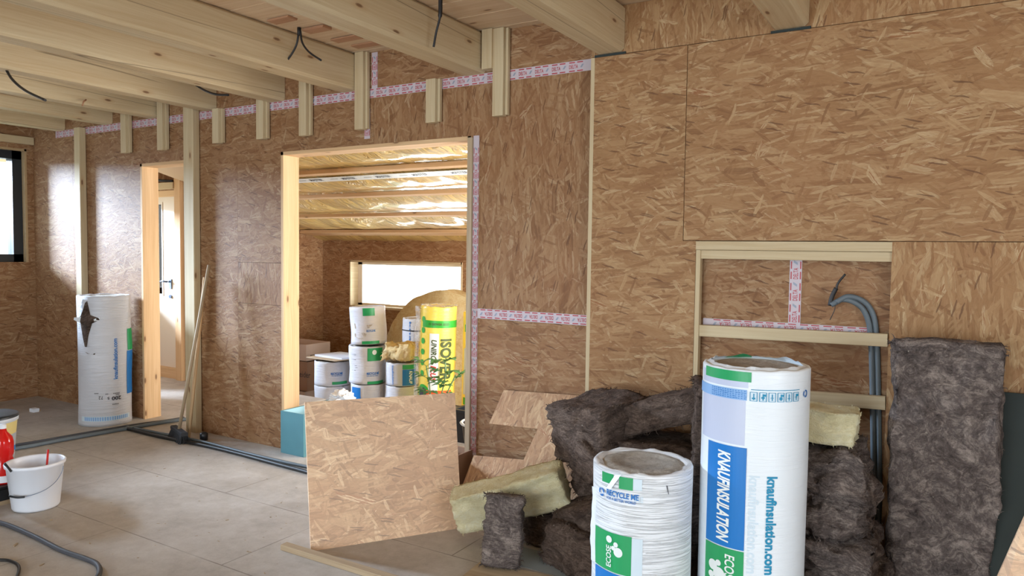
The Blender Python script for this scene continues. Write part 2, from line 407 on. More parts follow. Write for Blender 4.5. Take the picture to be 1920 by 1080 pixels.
# ------------------------------------------------------------------ text
def text_mesh(txt, size, bold=0.0, shear=0.0, space=1.0, sx=1.0):
    cu = bpy.data.curves.new('lettering', 'FONT'); cu.body = txt; cu.size = size; cu.offset = bold*size; cu.shear = shear; cu.space_character = space
    cu.resolution_u = 3; cu.fill_mode = 'FRONT'
    o = bpy.data.objects.new('lettering_source', cu); COL.objects.link(o)
    dg = bpy.context.evaluated_depsgraph_get(); dg.update()
    me = bpy.data.meshes.new_from_object(o.evaluated_get(dg))
    bpy.data.objects.remove(o); bpy.data.curves.remove(cu)
    bm = bmesh.new(); bm.from_mesh(me); bpy.data.meshes.remove(me)
    for v in bm.verts: v.co.x *= sx
    xs = [v.co.x for v in bm.verts] or [0]; x0 = min(xs)
    for v in bm.verts: v.co.x -= x0
    bm.verts.ensure_lookup_table()
    return bm
def text_flat(mb, txt, size, M4, mi, bold=.0, width=None, shear=0, space=1.0):
    """adds flat lettering to MB with matrix M4"""
    bm = text_mesh(txt, size, bold, shear, space)
    xs = [v.co.x for v in bm.verts]; k = (width/max(xs)) if width and xs else 1
    for f in bm.faces:
        mb.quad([M4 @ Vector((l.vert.co.x*k, l.vert.co.y, 0)) for l in f.loops], None, mi)
    bm.free()

class Cyl:
    """maps (angle to the right as seen by someone looking from the camera side, height) onto an upright roll"""
    def __init__(s, c, r, face=None, wob=0.0, seed=1):
        s.wob = wob; s.seed = seed
        s.c = Vector((c[0], c[1], 0)); s.r = r
        d = Vector((CAM.x-c[0], CAM.y-c[1], 0)).normalized() if face is None else Vector(face).normalized()
        s.d = d; s.rt = (-d).cross(Vector((0, 0, 1)))
    def P(s, phi, z, e=0.0):
        v = s.d*math.cos(phi) + s.rt*math.sin(phi)
        w_ = s.wob*noise.noise(Vector((v.x*1.5+s.seed, v.y*1.5, z*4))) if s.wob else 0
        return v*(s.r+e+w_) + Vector((0, 0, z))
    def patch(s, mb, p0, p1, z0, z1, e=.0015, mi=0, n=None, zl=None, zr=None):
        n = n or max(2, int(abs(p1-p0)/.06)+1)
        for i in range(n):
            a = p0+(p1-p0)*i/n; b = p0+(p1-p0)*(i+1)/n
            nz_r = max(1, int(abs(z1-z0)/.06))
            for j in range(nz_r):
                za, zb = z0+(z1-z0)*j/nz_r, z0+(z1-z0)*(j+1)/nz_r
                mb.quad([s.P(a, za, e), s.P(b, za, e), s.P(b, zb, e), s.P(a, zb, e)], None, mi, True)
    def poly(s, mb, pts, e=.003, mi=0):
        """flat outline (degrees to the right, height) wrapped closely onto the roll"""
        bm = bmesh.new(); bm.faces.new([bm.verts.new((math.radians(a)*s.r, z, 0)) for a, z in pts])
        bmesh.ops.triangulate(bm, faces=bm.faces[:])
        q = min(v.co.x for v in bm.verts)+.01; hi = max(v.co.x for v in bm.verts)
        while q < hi:
            bmesh.ops.bisect_plane(bm, geom=bm.verts[:]+bm.edges[:]+bm.faces[:], plane_co=(q, 0, 0), plane_no=(1, 0, 0)); q += .01
        q = min(v.co.y for v in bm.verts)+.03; hi = max(v.co.y for v in bm.verts)
        while q < hi:
            bmesh.ops.bisect_plane(bm, geom=bm.verts[:]+bm.edges[:]+bm.faces[:], plane_co=(0, q, 0), plane_no=(0, 1, 0)); q += .03
        for f in bm.faces: mb.quad([s.P(l.vert.co.x/s.r, l.vert.co.y, e) for l in f.loops], None, mi)
        bm.free()
    def disc(s, mb, a, z, rr, e=.003, mi=0, n=18):
        s.poly(mb, [(a+math.degrees(math.cos(2*PI*k/n)*rr/s.r), z+math.sin(2*PI*k/n)*rr) for k in range(n)], e, mi)
    def text(s, mb, txt, size, phi, z, way, length, e=.003, bold=.02, shear=0, mi=0):
        """way: 'down' reads downwards, 'up' reads upwards, 'across', 'flip' (upside down). phi/z = start corner (baseline)"""
        bm = text_mesh(txt, size, bold, shear)
        xs = [v.co.x for v in bm.verts]; k = length/max(xs)
        for v in bm.verts: v.co.x *= k
        # cut into strips so letters follow the curve
        ax = 1 if way in ('down', 'up') else 0
        lo = min(v.co[ax] for v in bm.verts); hi = max(v.co[ax] for v in bm.verts); st = .014; q = lo+st
        while q < hi:
            no = (0, 1, 0) if ax == 1 else (1, 0, 0); co = (0, q, 0) if ax == 1 else (q, 0, 0)
            bmesh.ops.bisect_plane(bm, geom=bm.verts[:]+bm.edges[:]+bm.faces[:], plane_co=co, plane_no=no); q += st
        for f in bm.faces:
            ps = []
            for l in f.loops:
                x, y = l.vert.co.x, l.vert.co.y
                if way == 'down': a, h = phi + y/s.r, z - x
                elif way == 'up': a, h = phi - y/s.r, z + x
                elif way == 'flip': a, h = phi - x/s.r, z - y
                else: a, h = phi + x/s.r, z + y
                ps.append(s.P(a, h, e))
            mb.quad(ps, None, mi)
        bm.free()

# ------------------------------------------------------------------ SETTING
H = 2.81
XL = -7.72
# floors
mb = MB(); mb.box((XL-.3, -7.6, -.3), (3.4, .14, 0)); mb.box((-8.37, .14, -.3), (-5.3, 1.5, 0))
struct(mb.build('floor', M['floor'], merge=False), 'dusty chipboard subfloor with sheet joints')
mb = MB(); mb.box((-7.3, .145, -.4), (-.9, 3.6, -.25)); 
struct(mb.build('floor', M['floor'], merge=False), 'floor of the extension behind the wide opening')
# main wall: OSB sheets, each its own sheet of the wall
def sheet(x0, x1, z0, z1, mat, y0=0.0, y1=.14):
    mb = MB(); mb.box((x0, y0, z0), (x1, y1, z1)); return struct(mb.build('wall_back', mat, merge=False))
D1, D2 = (-5.965, -5.30), (-4.235, -2.555)   # openings
OT = 2.20
sheet(XL-.2, -7.02, 0, H, M['osb_h']); sheet(-7.018, D1[0], 0, H, M['osb_h'])
sheet(D1[0], -5.2, OT, H, M['osb_h']); sheet(D1[1], -4.72, 0, OT, M['osb_h']); sheet(-5.2, D2[0], OT, H, M['osb_h'])
sheet(-4.719, D2[0], 0, 1.07, M['osb_h']); sheet(-4.719, D2[0], 1.072, 1.385, M['osb_v']); sheet(-4.719, D2[0], 1.387, OT, M['osb_h'])
sheet(D2[0], -3.345, OT, H, M['osb_h']); sheet(-3.343, D2[1], OT, 2.53, M['osb_v']); sheet(-3.343, D2[1], 2.53, H, M['osb_h'])
sheet(D2[1], -1.74, 1.112, 2.53, M['osb_v']); sheet(-1.74, 1.2, 1.112, 2.53, M['osb_h']); sheet(D2[1], 1.2, 0, 1.11, M['osb_h']); sheet(D2[1], 1.2, 2.53, H, M['osb_h'])
sheet(1.2, 3.4, 0, H, M['osb_h'])
# left wall with window
WY0, WY1, WZ0, WZ1 = -1.95, -.062, 1.33, 2.42
mb = MB()
for a, b in (((XL-.22, -7.6, 0), (XL, WY0, H)), ((XL-.22, WY0, 0), (XL, WY1, WZ0)), ((XL-.22, WY0, WZ1), (XL, WY1, H)), ((XL-.22, WY1, 0), (XL, 0, H))): mb.box(a, b)
struct(mb.build('wall_left', M['osb_h'], merge=False), 'end wall holding the dark framed window')
mb = MB(); mb.box((3.2, -7.6, 0), (3.4, -5.1, H)); mb.box((3.2, -2.7, 0), (3.4, 0, H)); mb.box((3.2, -5.1, 0), (3.4, -2.7, .4)); mb.box((3.2, -5.1, 2.3), (3.4, -2.7, H))
struct(mb.build('wall_right', M['osb_h'], merge=False))
mb = MB(); mb.box((XL, -7.6, 0), (-5, -7.45, H)); mb.box((-.2, -7.6, 0), (3.2, -7.45, H)); mb.box((-5, -7.6, 2.3), (-.2, -7.45, H))
struct(mb.build('wall_front', M['osb_h'], merge=False))
mb = MB(); mb.box((-5, -7.56, .0), (-4.93, -7.5, 2.3)); mb.box((-.27, -7.56, .0), (-.2, -7.5, 2.3)); mb.box((-2.65, -7.56, 0), (-2.55, -7.5, 2.3)); mb.box((-5, -7.56, 2.23), (-.2, -7.5, 2.3)); mb.box((-5, -7.56, 0), (-.2, -7.5, .06))
wf = struct(mb.build('window_3', M['dark_frame'], merge=False), 'glazed doors behind the viewer')
mb = MB(); mb.box((-4.93, -7.535, .06), (-.27, -7.525, 2.23)); mb.build('pane', M['glass'], wf, merge=False)
# ceiling boards: parallel to the main wall, tongue and groove
mb = MB(); y = -7.5; k = 0
while y < 0.1:
    z = H + (0.002 if k % 2 else 0); off = random.random()*9
    x0, x1, y1 = XL-.2, 3.4, min(y+.118, .14)
    mb.box((x0, y, z), (x1, y1, z+.04))
    for j in range(len(mb.u)-6, len(mb.u)): mb.u[j] = [(u_+off, v_) for u_, v_ in mb.u[j]]
    y += .12; k += 1
struct(mb.build('ceiling', M['board'], merge=False), 'pale boarding laid over the joists')
mb = MB(); mb.box((XL-.2, -7.6, H+.06), (3.4, .14, H+.1)); struct(mb.build('ceiling', M['board'], merge=False), 'deck above the boarding')
# hall behind the narrow opening
mb = MB()
HX0, HX1, HZ = -8.22, -7.42, 2.13
mb.box((-8.37, 1.35, 0), (HX0, 1.5, 2.5)); mb.box((HX1, 1.35, 0), (-7.05, 1.5, 2.5)); mb.box((HX0, 1.35, HZ), (HX1, 1.5, 2.5))
struct(mb.build('wall_hall', M['osb_v'], merge=False), 'strand board wall around the white entrance door')
mb = MB(); mb.box((-8.37, .14, 2.5), (-5.6, 1.6, 2.6)); struct(mb.build('ceiling', M['board'], merge=False), 'ceiling of the entrance hall')
mb = MB(); mb.box((-8.37, .14, 0), (-8.25, .35, 2.5)); mb.box((-8.37, 1.15, 0), (-8.25, 1.5, 2.5)); mb.box((-8.37, .35, 0), (-8.25, 1.15, 1)); mb.box((-8.37, .35, 2), (-8.25, 1.15, 2.5)); struct(mb.build('wall_left', M['osb_h'], merge=False), 'far end of the entrance hall')  # unseen opening in this wall, added to hold the hall fill lamp
mb = MB(); mb.box((-7.07, 1.36, 2.085), (-5.6, 1.5, 2.5)); mb.box((-5.68, .15, 2.40), (-5.6, 1.36, 2.55)); struct(mb.build('trim_1', M['osb_h'], merge=False))
# extension
BY = 3.2
mb = MB(); mb.box((-7.2, 1.5, -.3), (-7.07, BY+.2, 2.6)); struct(mb.build('wall_left', M['osb_h'], merge=False), 'left wall of the extension')
W2 = (-6.575, -4.85, .775, 1.335)
mb = MB(); x0, x1, z0, z1 = W2
mb.box((-7.2, BY, -.3), (x0, BY+.22, 2.2)); mb.box((x1, BY, -.3), (-.9, BY+.22, 2.2)); mb.box((x0, BY, -.3), (x1, BY+.22, z0)); mb.box((x0, BY, z1), (x1, BY+.22, 2.2))
struct(mb.build('wall_extension', M['osb_h'], merge=False), 'far wall of the extension with the low wide window')
mb = MB(); mb.box((-1.05, .14, -.3), (-.9, .5, 2.6)); mb.box((-1.05, 3.0, -.3), (-.9, BY, 2.6)); mb.box((-1.05, .5, -.3), (-.9, 3.0, .5)); mb.box((-1.05, .5, 1.9), (-.9, 3.0, 2.6))
struct(mb.build('wall_right', M['osb_h'], merge=False), 'right wall of the extension')
# sloping ceiling: wool under film, sagging between battens
def roofz(y): return 1.63 - .25*(y-BY)
mb = MB(); nx, ny = 110, 90; X0, X1, Y0, Y1 = -7.07, -1.05, .14, 3.2
by = [.36, .96, 1.57, 2.2, 2.86]
def sag(x, y):
    a = min(abs(y-b) for b in by)
    s_ = min(a/.3, 1); s_ = math.sin(min(s_, 1)*PI/2)
    ph = (x*1.6) % 1
    c_ = .012*math.sin(PI*ph)
    r = noise.fractal(Vector((x*5, y*2.2, 0)), .6, 2, 4)
    ridge = 1-abs(noise.noise(Vector((x*9+y*4, y*1.5, 3))))*2
    return roofz(y) + .015 - s_*(.028 + c_ + .008*r + .007*ridge)
for i in range(nx):
    for j in range(ny):
        xa, xb = X0+(X1-X0)*i/nx, X0+(X1-X0)*(i+1)/nx; ya, yb = Y0+(Y1-Y0)*j/ny, Y0+(Y1-Y0)*(j+1)/ny
        if xb < -5.55 and yb < 1.42: continue
        mb.quad([(xa, ya, sag(xa, ya)), (xa, yb, sag(xa, yb)), (xb, yb, sag(xb, yb)), (xb, ya, sag(xb, ya))], None, 0, True)
struct(mb.build('ceiling', M['foil']), 'sloping ceiling of yellow insulation under shiny film')
mb = MB(); mb.quad([(-7.3, .1, roofz(.1)+.12), (-.8, .1, roofz(.1)+.12), (-.8, 3.5, roofz(3.5)+.12), (-7.3, 3.5, roofz(3.5)+.12)]); 
mb.quad([(-7.3, .1, roofz(.1)+.2), (-.8, .1, roofz(.1)+.2), (-.8, 3.5, roofz(3.5)+.2), (-7.3, 3.5, roofz(3.5)+.2)])
struct(mb.build('ceiling', M['board'], merge=False), 'roof deck of the extension')
nm = ['nearest the wide opening, partly cut off by its head', 'above the white strip printed with black lettering', 'crossing the middle of the sloping film', 'low down on the sloping film', 'against the top of the far wall']
for k, b in enumerate(by):
    if k == 0: continue
    xa = -7.06 if b > 1.45 else -5.55
    mb = MB(); wd = .05 if k < 4 else .13
    mb.beam((xa, b, roofz(b)-.022), (-1.06, b, roofz(b)-.022), wd, .036, up=(0, .25, 1))
    tag(mb.build('roof_batten', M['post'], loc=(xa, b, roofz(b))), 'pale wooden batten on the sloping yellow ceiling, ' + nm[k], 'batten', 'battens across the yellow ceiling')
# printed strip on the film
mb = MB(); b = 1.03
P = lambda x, y, e: Vector((x, y, roofz(y) - .028 - e))
mb.quad([P(-5.4, 1.06, 0), P(-2.9, 1.06, 0), P(-2.9, 1.16, 0), P(-5.4, 1.16, 0)], None, 0)
sl = Vector((0, 1, -.25)).normalized(); nn = Vector((1, 0, 0)).cross(sl)
x = -5.1
while x < -3.2:
    M4 = Matrix((Vector((1, 0, 0)), sl*-1, nn)).transposed().to_4x4(); M4.translation = P(x, 1.125, .003)
    text_flat(mb, 'MASTER', .06, M4, 1, .02, .16)
    mb.quad([P(x-.14, 1.100, .003), P(x-.05, 1.100, .003), P(x-.05, 1.106, .003), P(x-.14, 1.106, .003)], None, 1)
    x += .4
tag(mb.build('printed_strip', [M['white_text'], M['dark_text']], merge=False), 'white film strip with repeated black lettering under the sloping yellow ceiling', 'film strip')
# window_2 (extension)
x0, x1, z0, z1 = W2
mb = MB()
mb.box((x0, BY+.13, z0), (x0+.075, BY+.2, z1)); mb.box((x1-.04, BY+.13, z0), (x1, BY+.2, z1)); mb.box((x0, BY+.13, z1-.035), (x1, BY+.2, z1)); mb.box((x0, BY+.13, z0), (x1, BY+.2, z0+.03))
wf = struct(mb.build('window_2', M['door_white'], merge=False), 'low wide window in the far wall of the extension')
mb = MB(); mb.box((x0+.075, BY+.16, z0+.03), (x1-.04, BY+.17, z1-.035)); mb.build('pane', M['glass'], wf, merge=False)
mb = MB(); mb.box((x0-.0, BY-.012, z0-.025), (x1+.0, BY+.15, z0+.003)); mb.box((x0-.014, BY-.012, z0-.025), (x0+.004, BY+.15, z1+.02)); mb.box((x0-.01, BY-.012, z1-.003), (x1+.01, BY+.15, z1+.02)); mb.box((x1-.004, BY-.012, z0-.025), (x1+.014, BY+.15, z1+.02))
mb.build('window_lining', M['batten'], wf, merge=False)
# window_1 (left wall)
mb = MB(); a, b, c, d = WY0, WY1, WZ0, WZ1
for bx in (((XL-.16, a, c), (XL-.05, a+.1, d)), ((XL-.16, b-.105, c), (XL-.05, b, d)), ((XL-.16, a, d-.1), (XL-.05, b, d)), ((XL-.16, a, c), (XL-.05, b, c+.075))): mb.box(*bx)
wf = struct(mb.build('window_1', M['dark_frame'], merge=False), 'anthracite framed window in the left wall')
mb = MB(); mb.box((XL-.11, a+.1, c+.075), (XL-.10, b-.105, d-.1)); mb.build('pane', M['glass'], wf, merge=False)
mb = MB(); mb.box((XL-.05, a, c), (XL+.004, a+.03, d)); mb.box((XL-.05, b-.02, c), (XL+.004, b, d)); mb.box((XL-.05, a, d-.02), (XL+.004, b, d))
mb.build('window_lining', M['foam'], wf, merge=False)
mb = MB(); mb.beam((XL+.02, WY0-.2, 2.50), (XL+.02, -.01, 2.50), .04, .07); struct(mb.build('trim_2', M['batten'], merge=False), 'timber above the dark framed window')
mb = MB(); mb.box((-8.3, -3.5, 2.335), (XL-.22, 1.2, 2.44)); struct(mb.build('trim_3', M['post'], merge=False), 'roof overhang outside the left window')
# door_1 (entrance)
mb = MB(); y = 1.36
x0, x1, z0, z1 = HX0, HX1, .12, HZ
mb.box((x0, y, .0), (x0+.06, y+.1, z1)); mb.box((x1-.075, y, 0), (x1, y+.1, z1)); mb.box((x0, y, z1-.07), (x1, y+.1, z1)); mb.box((x0, y-.02, 0), (x1, y+.12, .12))
dr = struct(mb.build('door_1', M['post'], merge=False), 'white entrance door with a narrow glass strip')
X0d, X1d = x0+.06, x1-.078
mb = MB(); gx0, gx1, gz0, gz1 = -7.92, -7.755, .95, 1.98
mb.box((X0d, y+.015, z0), (gx0, y+.075, z1-.07)); mb.box((gx1, y+.015, z0), (X1d, y+.075, z1-.07)); mb.box((gx0, y+.015, z0), (gx1, y+.075, gz0)); mb.box((gx0, y+.015, gz1), (gx1, y+.075, z1-.07))
mb.box((gx0-.02, y+.008, gz0-.02), (gx0, y+.02, gz1+.02)); mb.box((gx1, y+.008, gz0-.02), (gx1+.02, y+.02, gz1+.02))
lf = mb.build('door_leaf', M['door_white'], dr, merge=False)
mb = MB(); mb.box((gx0, y+.04, gz0), (gx1, y+.05, gz1)); mb.build('pane', M['glass'], lf, merge=False)
mb = MB(); mb.tube([(-7.60, y+.01, 1.10), (-7.60, y-.05, 1.10)], .011); mb.tube([(-7.60, y-.05, 1.10), (-7.66, y-.05, 1.105), (-7.75, y-.05, 1.09)], .011); mb.box((-7.62, y+.0, 1.02), (-7.58, y+.016, 1.13)); mb.tube([(-7.6, y+.015, .93), (-7.6, y-.004, .93)], .02)
mb.build('door_handle', M['steel'], lf)
# hall details: jamb battens, cable
mb = MB(); mb.beam((-7.36, 1.32, 0), (-7.36, 1.32, 2.45), .10, .05, up=(0, 1, 0)); struct(mb.build('trim_4', M['post'], merge=False))
mb = MB(); mb.beam((-8.22, 1.31, 2.175), (-7.42, 1.31, 2.175), .06, .07); struct(mb.build('trim_5', M['batten'], merge=False))
tag(MB().tube([(-8.2, 1.29, 2.28), (-7.95, 1.29, 2.25), (-7.75, 1.29, 2.25), (-7.62, 1.29, 2.235), (-7.44, 1.30, 2.225)], .013).build('pipe', M['bristle']), 'dark flexible pipe lying over the head of the white entrance door', 'pipe')
# openings: linings
def lining(n, x0, x1, extra=''):
    mb = MB(); y0, y1 = -.004, .146
    mb.beam((x0+.012, .071, 0), (x0+.012, .071, OT), .15, .024, up=(1, 0, 0)); mb.beam((x1-.012, .071, 0), (x1-.012, .071, OT), .15, .024, up=(1, 0, 0))
    mb.beam((x0, .071, OT-.012), (x1, .071, OT-.012), .15, .024)
    return struct(mb.build('trim_%d' % n, M['post'], merge=False), extra)
lining(6, *D1, 'timber lining of the narrow opening'); lining(7, *D2, 'timber lining of the wide opening')
mb = MB(); mb.beam((D2[1]+.0, .0, 0), (D2[1]+.0, .0, OT-.01), .03, .035, up=(1, 0, 0)); struct(mb.build('trim_8', M['old_wood'], merge=False), 'greyish stud edge on the right of the wide opening')

# cladding in front of the right part of the main wall
CF = -.07; CB = -.052
def clad(poly, mat, y0=CB, y1=CF):
    mb = MB(); mb.prism([(x, y1, z) for x, z in poly], (0, y0-y1, 0), None); return struct(mb.build('wall_back', mat, merge=False))
clad([(-1.72, 0), (-1.118, 0), (-1.118, 1.562), (-1.187, 1.562), (-1.187, 2.553), (-1.72, 2.553)], M['osb_clad'])
clad([(-1.184, 1.565), (3.2, 1.565), (3.2, 2.553), (-1.184, 2.553)], M['osb_clad'])
clad([(-.228, 0), (3.2, 0), (3.2, 1.562), (-.228, 1.562)], M['osb_clad_v'])
clad([(-1.72, 2.557), (3.2, 2.557), (3.2, H), (-1.72, H)], M['osb_clad_v'], CB, CF+.003)
mb = MB(); mb.beam((-1.712, -.061, 0), (-1.712, -.061, 2.553), .0185, .022, up=(1, 0, 0)); 
struct(mb.build('trim_9', M['batten'], merge=False), 'pale edge of the cladding')

# battens framing the uncovered patch
def batten(p, q, w_, h_, up, label, mat='batten', group='battens of the wall recess', name='wall_batten', ch=.0):
    mb = MB(); mb.beam(p, q, w_, h_, up, ch=ch); return tag(mb.build(name, M[mat], loc=p), label, 'batten', group)
batten((-1.118, -.052, 1.539), (-.228, -.052, 1.539), .036, .044, (0, 0, 1), 'upper of the two pale battens across the top of the wall recess', ch=.002)
batten((-1.10, -.042, 1.494), (-.228, -.042, 1.494), .036, .044, (0, 0, 1), 'lower of the two pale battens across the top of the wall recess', ch=.002)
batten((-1.105, -.049, .0), (-1.105, -.049, 1.516), .042, .024, (1, 0, 0), 'upright pale batten on the left edge of the wall recess', ch=.002)
batten((-1.092, -.045, 1.104), (-.232, -.055, 1.118), .034, .058, (0, 0, 1), 'pale batten across the wall recess just below the lettered tape', ch=.002)
batten((-1.092, -.046, .80), (-.232, -.046, .83), .036, .06, (0, 0, 1), 'low pale batten across the wall recess behind the tall roll', ch=.002)
batten((-.215, -.05, 0), (-.215, -.05, 1.56), .034, .024, (1, 0, 0), 'thin batten on the right edge of the wall recess', ch=.001)

# ------------------------------------------------------------------ lettered tape
def tape(p, dirv, upv, nrm, L, wd, label, txt='DELTA', step=.105, size=.03, both=1):
    p = Vector(p); d = Vector(dirv); u_ = Vector(upv); n_ = Vector(nrm)
    mb = MB(); segs = max(2, int(L/.03))
    for i in range(segs):       # slightly ragged edges
        a, b = i*L/segs, (i+1)*L/segs
        mb.quad([p+d*a, p+d*b, p+d*b+u_*wd, p+d*a+u_*wd], None, 0)
    mb.prism([p+n_*.0006, p+d*L+n_*.0006, p+d*L+u_*wd+n_*.0006, p+u_*wd+n_*.0006], n_*-.0006, None)
    M3 = Matrix((d, u_, n_)).transposed().to_4x4()
    t0 = .02; k = 0
    while t0 < L-.08:
        M4 = M3.copy(); M4.translation = p+d*t0+u_*(wd*.5-size*.36)+n_*.0016
        text_flat(mb, txt, size, M4, 1, .015, .055)
        q = p+d*(t0+.068)+u_*(wd*.5-.008)+n_*.0014
        mb.quad([q, q+d*.012, q+d*.024+u_*.018, q+d*.012+u_*.018], None, 2)
        for e in (.06, .82):
            for j in range(2):
                q = p+d*(t0+j*.05)+u_*(wd*e)+n_*.0014
                mb.quad([q, q+d*.036, q+d*.036+u_*(wd*.10), q+u_*(wd*.10)], None, 1)
        t0 += step; k += 1
    return tag(mb.build('adhesive_tape', [M['tape'], M['tape_red'], M['tape_grey']], merge=False), label, 'tape')
X, Z = Vector((1, 0, 0)), Vector((0, 0, 1)); FR = Vector((0, -1, 0))
tape((-7.3, -.0015, 2.508), X, Z, FR, 5.56, .062, 'long white tape with red lettering running along the top of the wall under the joists', step=.11)
tape((D2[1]+.062, -.0015, 1.148), X, -Z*1, FR, .77, .060, 'level white tape with red upside down lettering from wide opening to cladding edge') if False else None
tape((-1.735, -.0035, 1.142), -X, -Z, FR, .76, .060, 'level white tape with red upside down lettering between the wide opening and the cladding')
tape((D2[1]+.019, -.002, .22), Z, -X, FR, 1.98, .042, 'upright white tape with red lettering down the right side of the wide opening', step=.10, size=.024).location.x = .042
tape((-.616, -.002, 1.15), Z, -X, FR, .325, .056, 'upright white tape with red lettering inside the wall recess')
tape((-.30, -.004, 1.165), -X, -Z, FR, .79, .05, 'level white tape half hidden behind the middle batten of the wall recess')
tape((-3.31, -.002, 2.57), Z, -X, FR, .235, .05, 'short upright white tape between joists above the wide opening', step=.1)
tape((-3.375, -.002, 2.24), Z, -X, FR, .2, .05, 'short end of white tape showing under a joist batten above the wide opening', step=.1)

# ------------------------------------------------------------------ joists
JB = 2.565
joists = [(-.61, .165, 'rightmost pale ceiling joist, ending above the patched cladding'),
          (-1.53, .165, 'second pale ceiling joist from the right, ending at the left edge of the cladding'),
          (-2.45, .165, 'pale ceiling joist ending above the right side of the wide opening'),
          (-3.47, .165, 'pale ceiling joist ending above the middle of the wide opening'),
          (-4.19, .165, 'pale ceiling joist ending above the left jamb of the wide opening'),
          (-4.955, .15, 'pale ceiling joist ending above the wall between the two openings'),
          (-5.67, .15, 'pale ceiling joist ending above the narrow opening'),
          (-6.36, .15, 'second pale ceiling joist from the window wall'),
          (-7.13, .15, 'pale ceiling joist closest to the window wall')]
for k, (xr, wd, lb) in enumerate(joists):
    y1 = CF-.002 if k < 2 else -.004
    mb = MB(); xc = xr - wd/2
    mb.beam((xc, -7.45, (JB+H)/2), (xc, y1, (JB+H)/2), wd, H-JB-.004, ch=.017)
    tag(mb.build('ceiling_joist', M['joist'], loc=(xc, y1, JB)), lb, 'joist', 'ceiling joists')
# dark membrane ends under two joists
for xr, lb in ((-.61, 'dark strip of membrane under the rightmost joist end'), (-1.53, 'dark strip of membrane under the joist end at the cladding edge')):
    mb = MB(); mb.box((xr-.17, CF-.006, JB-.013), (xr+.01, CF+.001, JB-.001)); tag(mb.build('membrane_strip', M['gap']), lb, 'membrane')
# hanging battens under the ceiling
stubs = [(-6.11, 2.295, .15, 'leftmost'), (-5.595, 2.29, .15, 'second from the left'), (-4.893, 2.30, .13, 'third from the left'),
         (-4.39, 2.298, .12, 'fourth from the left'), (-3.945, 2.292, .12, 'fourth from the right'), (-3.417, 2.297, .11, 'third from the right'),
         (-2.818, 2.296, .10, 'second from the right'), (-2.322, 2.296, .09, 'rightmost')]
for k, (x, zb, wd, lb) in enumerate(stubs):
    # an L of two strips nailed together
    o = empty('hanging_batten', (x, -.03, zb)); tag(o, 'short pale batten hanging on the wall below the ceiling, %s of eight' % lb, 'batten', 'short battens hanging under the ceiling')
    zt = H-.003 if k not in (2, 6) else JB
    mb = MB(); mb.beam((-.010, -.006, 0), (-.010, -.006, zt-zb), .044, .074, up=(1, 0, 0), ch=.002); mb.build('front_strip', M['batten'], o)
    mb = MB(); mb.beam((.037, .008, .006), (.037, .008, zt-zb), .026, .018, up=(1, 0, 0), ch=.002); mb.build('side_strip', M['batten'], o)
# small blocking next to joist ends
for x, lb in ((-2.40, 'short block standing beside the joist end above the right side of the wide opening'),):
    mb = MB(); mb.beam((x, -.045, 2.575), (x, -.045, H-.004), .06, .07, up=(1, 0, 0)); tag(mb.build('timber_block', M['batten']), lb, 'block')
# posts
def post(x, wd, y, z1, label):
    mb = MB(); mb.beam((x, y, 0), (x, y, z1), .06, wd, up=(1, 0, 0), ch=.004); return tag(mb.build('timber_post', M['batten'], loc=(x, y, 0)), label, 'post')
post(-6.83, .09, -.034, JB-.002, 'thin pale post against the wall beside the torn white roll')
post(-5.225, .125, -.036, H-.003, 'pale post against the wall right of the narrow opening, behind the broom')
# cut flaps in the ceiling boarding
for k, (x0, x1, y, tl, lb) in enumerate([(-3.37, -3.2, -.60, .016, 'reddish cut-out strip in the ceiling boarding beside the hanging twin cable'), (-3.42, -3.25, -.82, .012, 'reddish cut-out strip in the boarding further from the wall'),
                                   (-3.38, -3.17, -.36, .010, 'thin raised edge in the boarding between cable and wall'), (-3.36, -3.14, -.2, .010, 'thin raised edge in the boarding nearest the wall')]):
    mb = MB(); mb.prism([(x0, y, H-.001), (x1, y, H-.001), (x1, y+.07, H-.001), (x0, y+.07, H-.001)], (0, -.004, -tl), None)
    tag(mb.build('boarding_offcut', M['redboard'], merge=False), lb, 'board offcut')

# ------------------------------------------------------------------ cables
def smooth(pts, n=8):
    P_ = [Vector(p) for p in pts]; P_ = [P_[0]*2-P_[1]] + P_ + [P_[-1]*2-P_[-2]]; out = []
    for i in range(1, len(P_)-2):
        for k in range(n):
            t_ = k/n; a, b, c, d = P_[i-1:i+3]
            out.append(.5*((2*b)+(-a+c)*t_+(2*a-5*b+4*c-d)*t_*t_+(-a+3*b-3*c+d)*t_**3))
    out.append(P_[-2]); return out
def at(x, y, Y):      # point where the sight line through a photo pixel meets the upright plane y=Y
    d = (RT*((x-960)/1370.1) - UP*((y-540)/1370.1) + FW); return CAM + d*((Y-CAM.y)/d.y)
def atz(x, y, z):
    d = (RT*((x-960)/1370.1) - UP*((y-540)/1370.1) + FW); return CAM + d*((z-CAM.z)/d.z)
o = empty('hanging_cable', (-3.40, -.62, H)); tag(o, 'dark forked cable hanging from the ceiling over the wide opening', 'cable')
for a in ([(560, 57), (557, 80), (549, 98), (535, 118)], [(563, 57), (567, 80), (580, 98), (602, 113)]):
    pts = smooth([at(x, y, -.62)-o.location for x, y in a]); MB().tube(pts, .006, 8).build('cable_end', M['cable'], o)
MB().tube([at(561, 52, -.62)-o.location, at(561, 66, -.62)-o.location], .012, 8).build('sleeve', M['cable'], o)
pts = smooth([at(x, y, -.62) for x, y in [(826, -4), (825, 30), (818, 60), (813, 88)]]); tag(MB().tube(pts, .006, 8, rad=[.011]*9+[.006]*(len(pts)-9)).build('hanging_cable', M['cable']), 'single dark cable hanging from the ceiling between two joists at the top of the picture', 'cable')
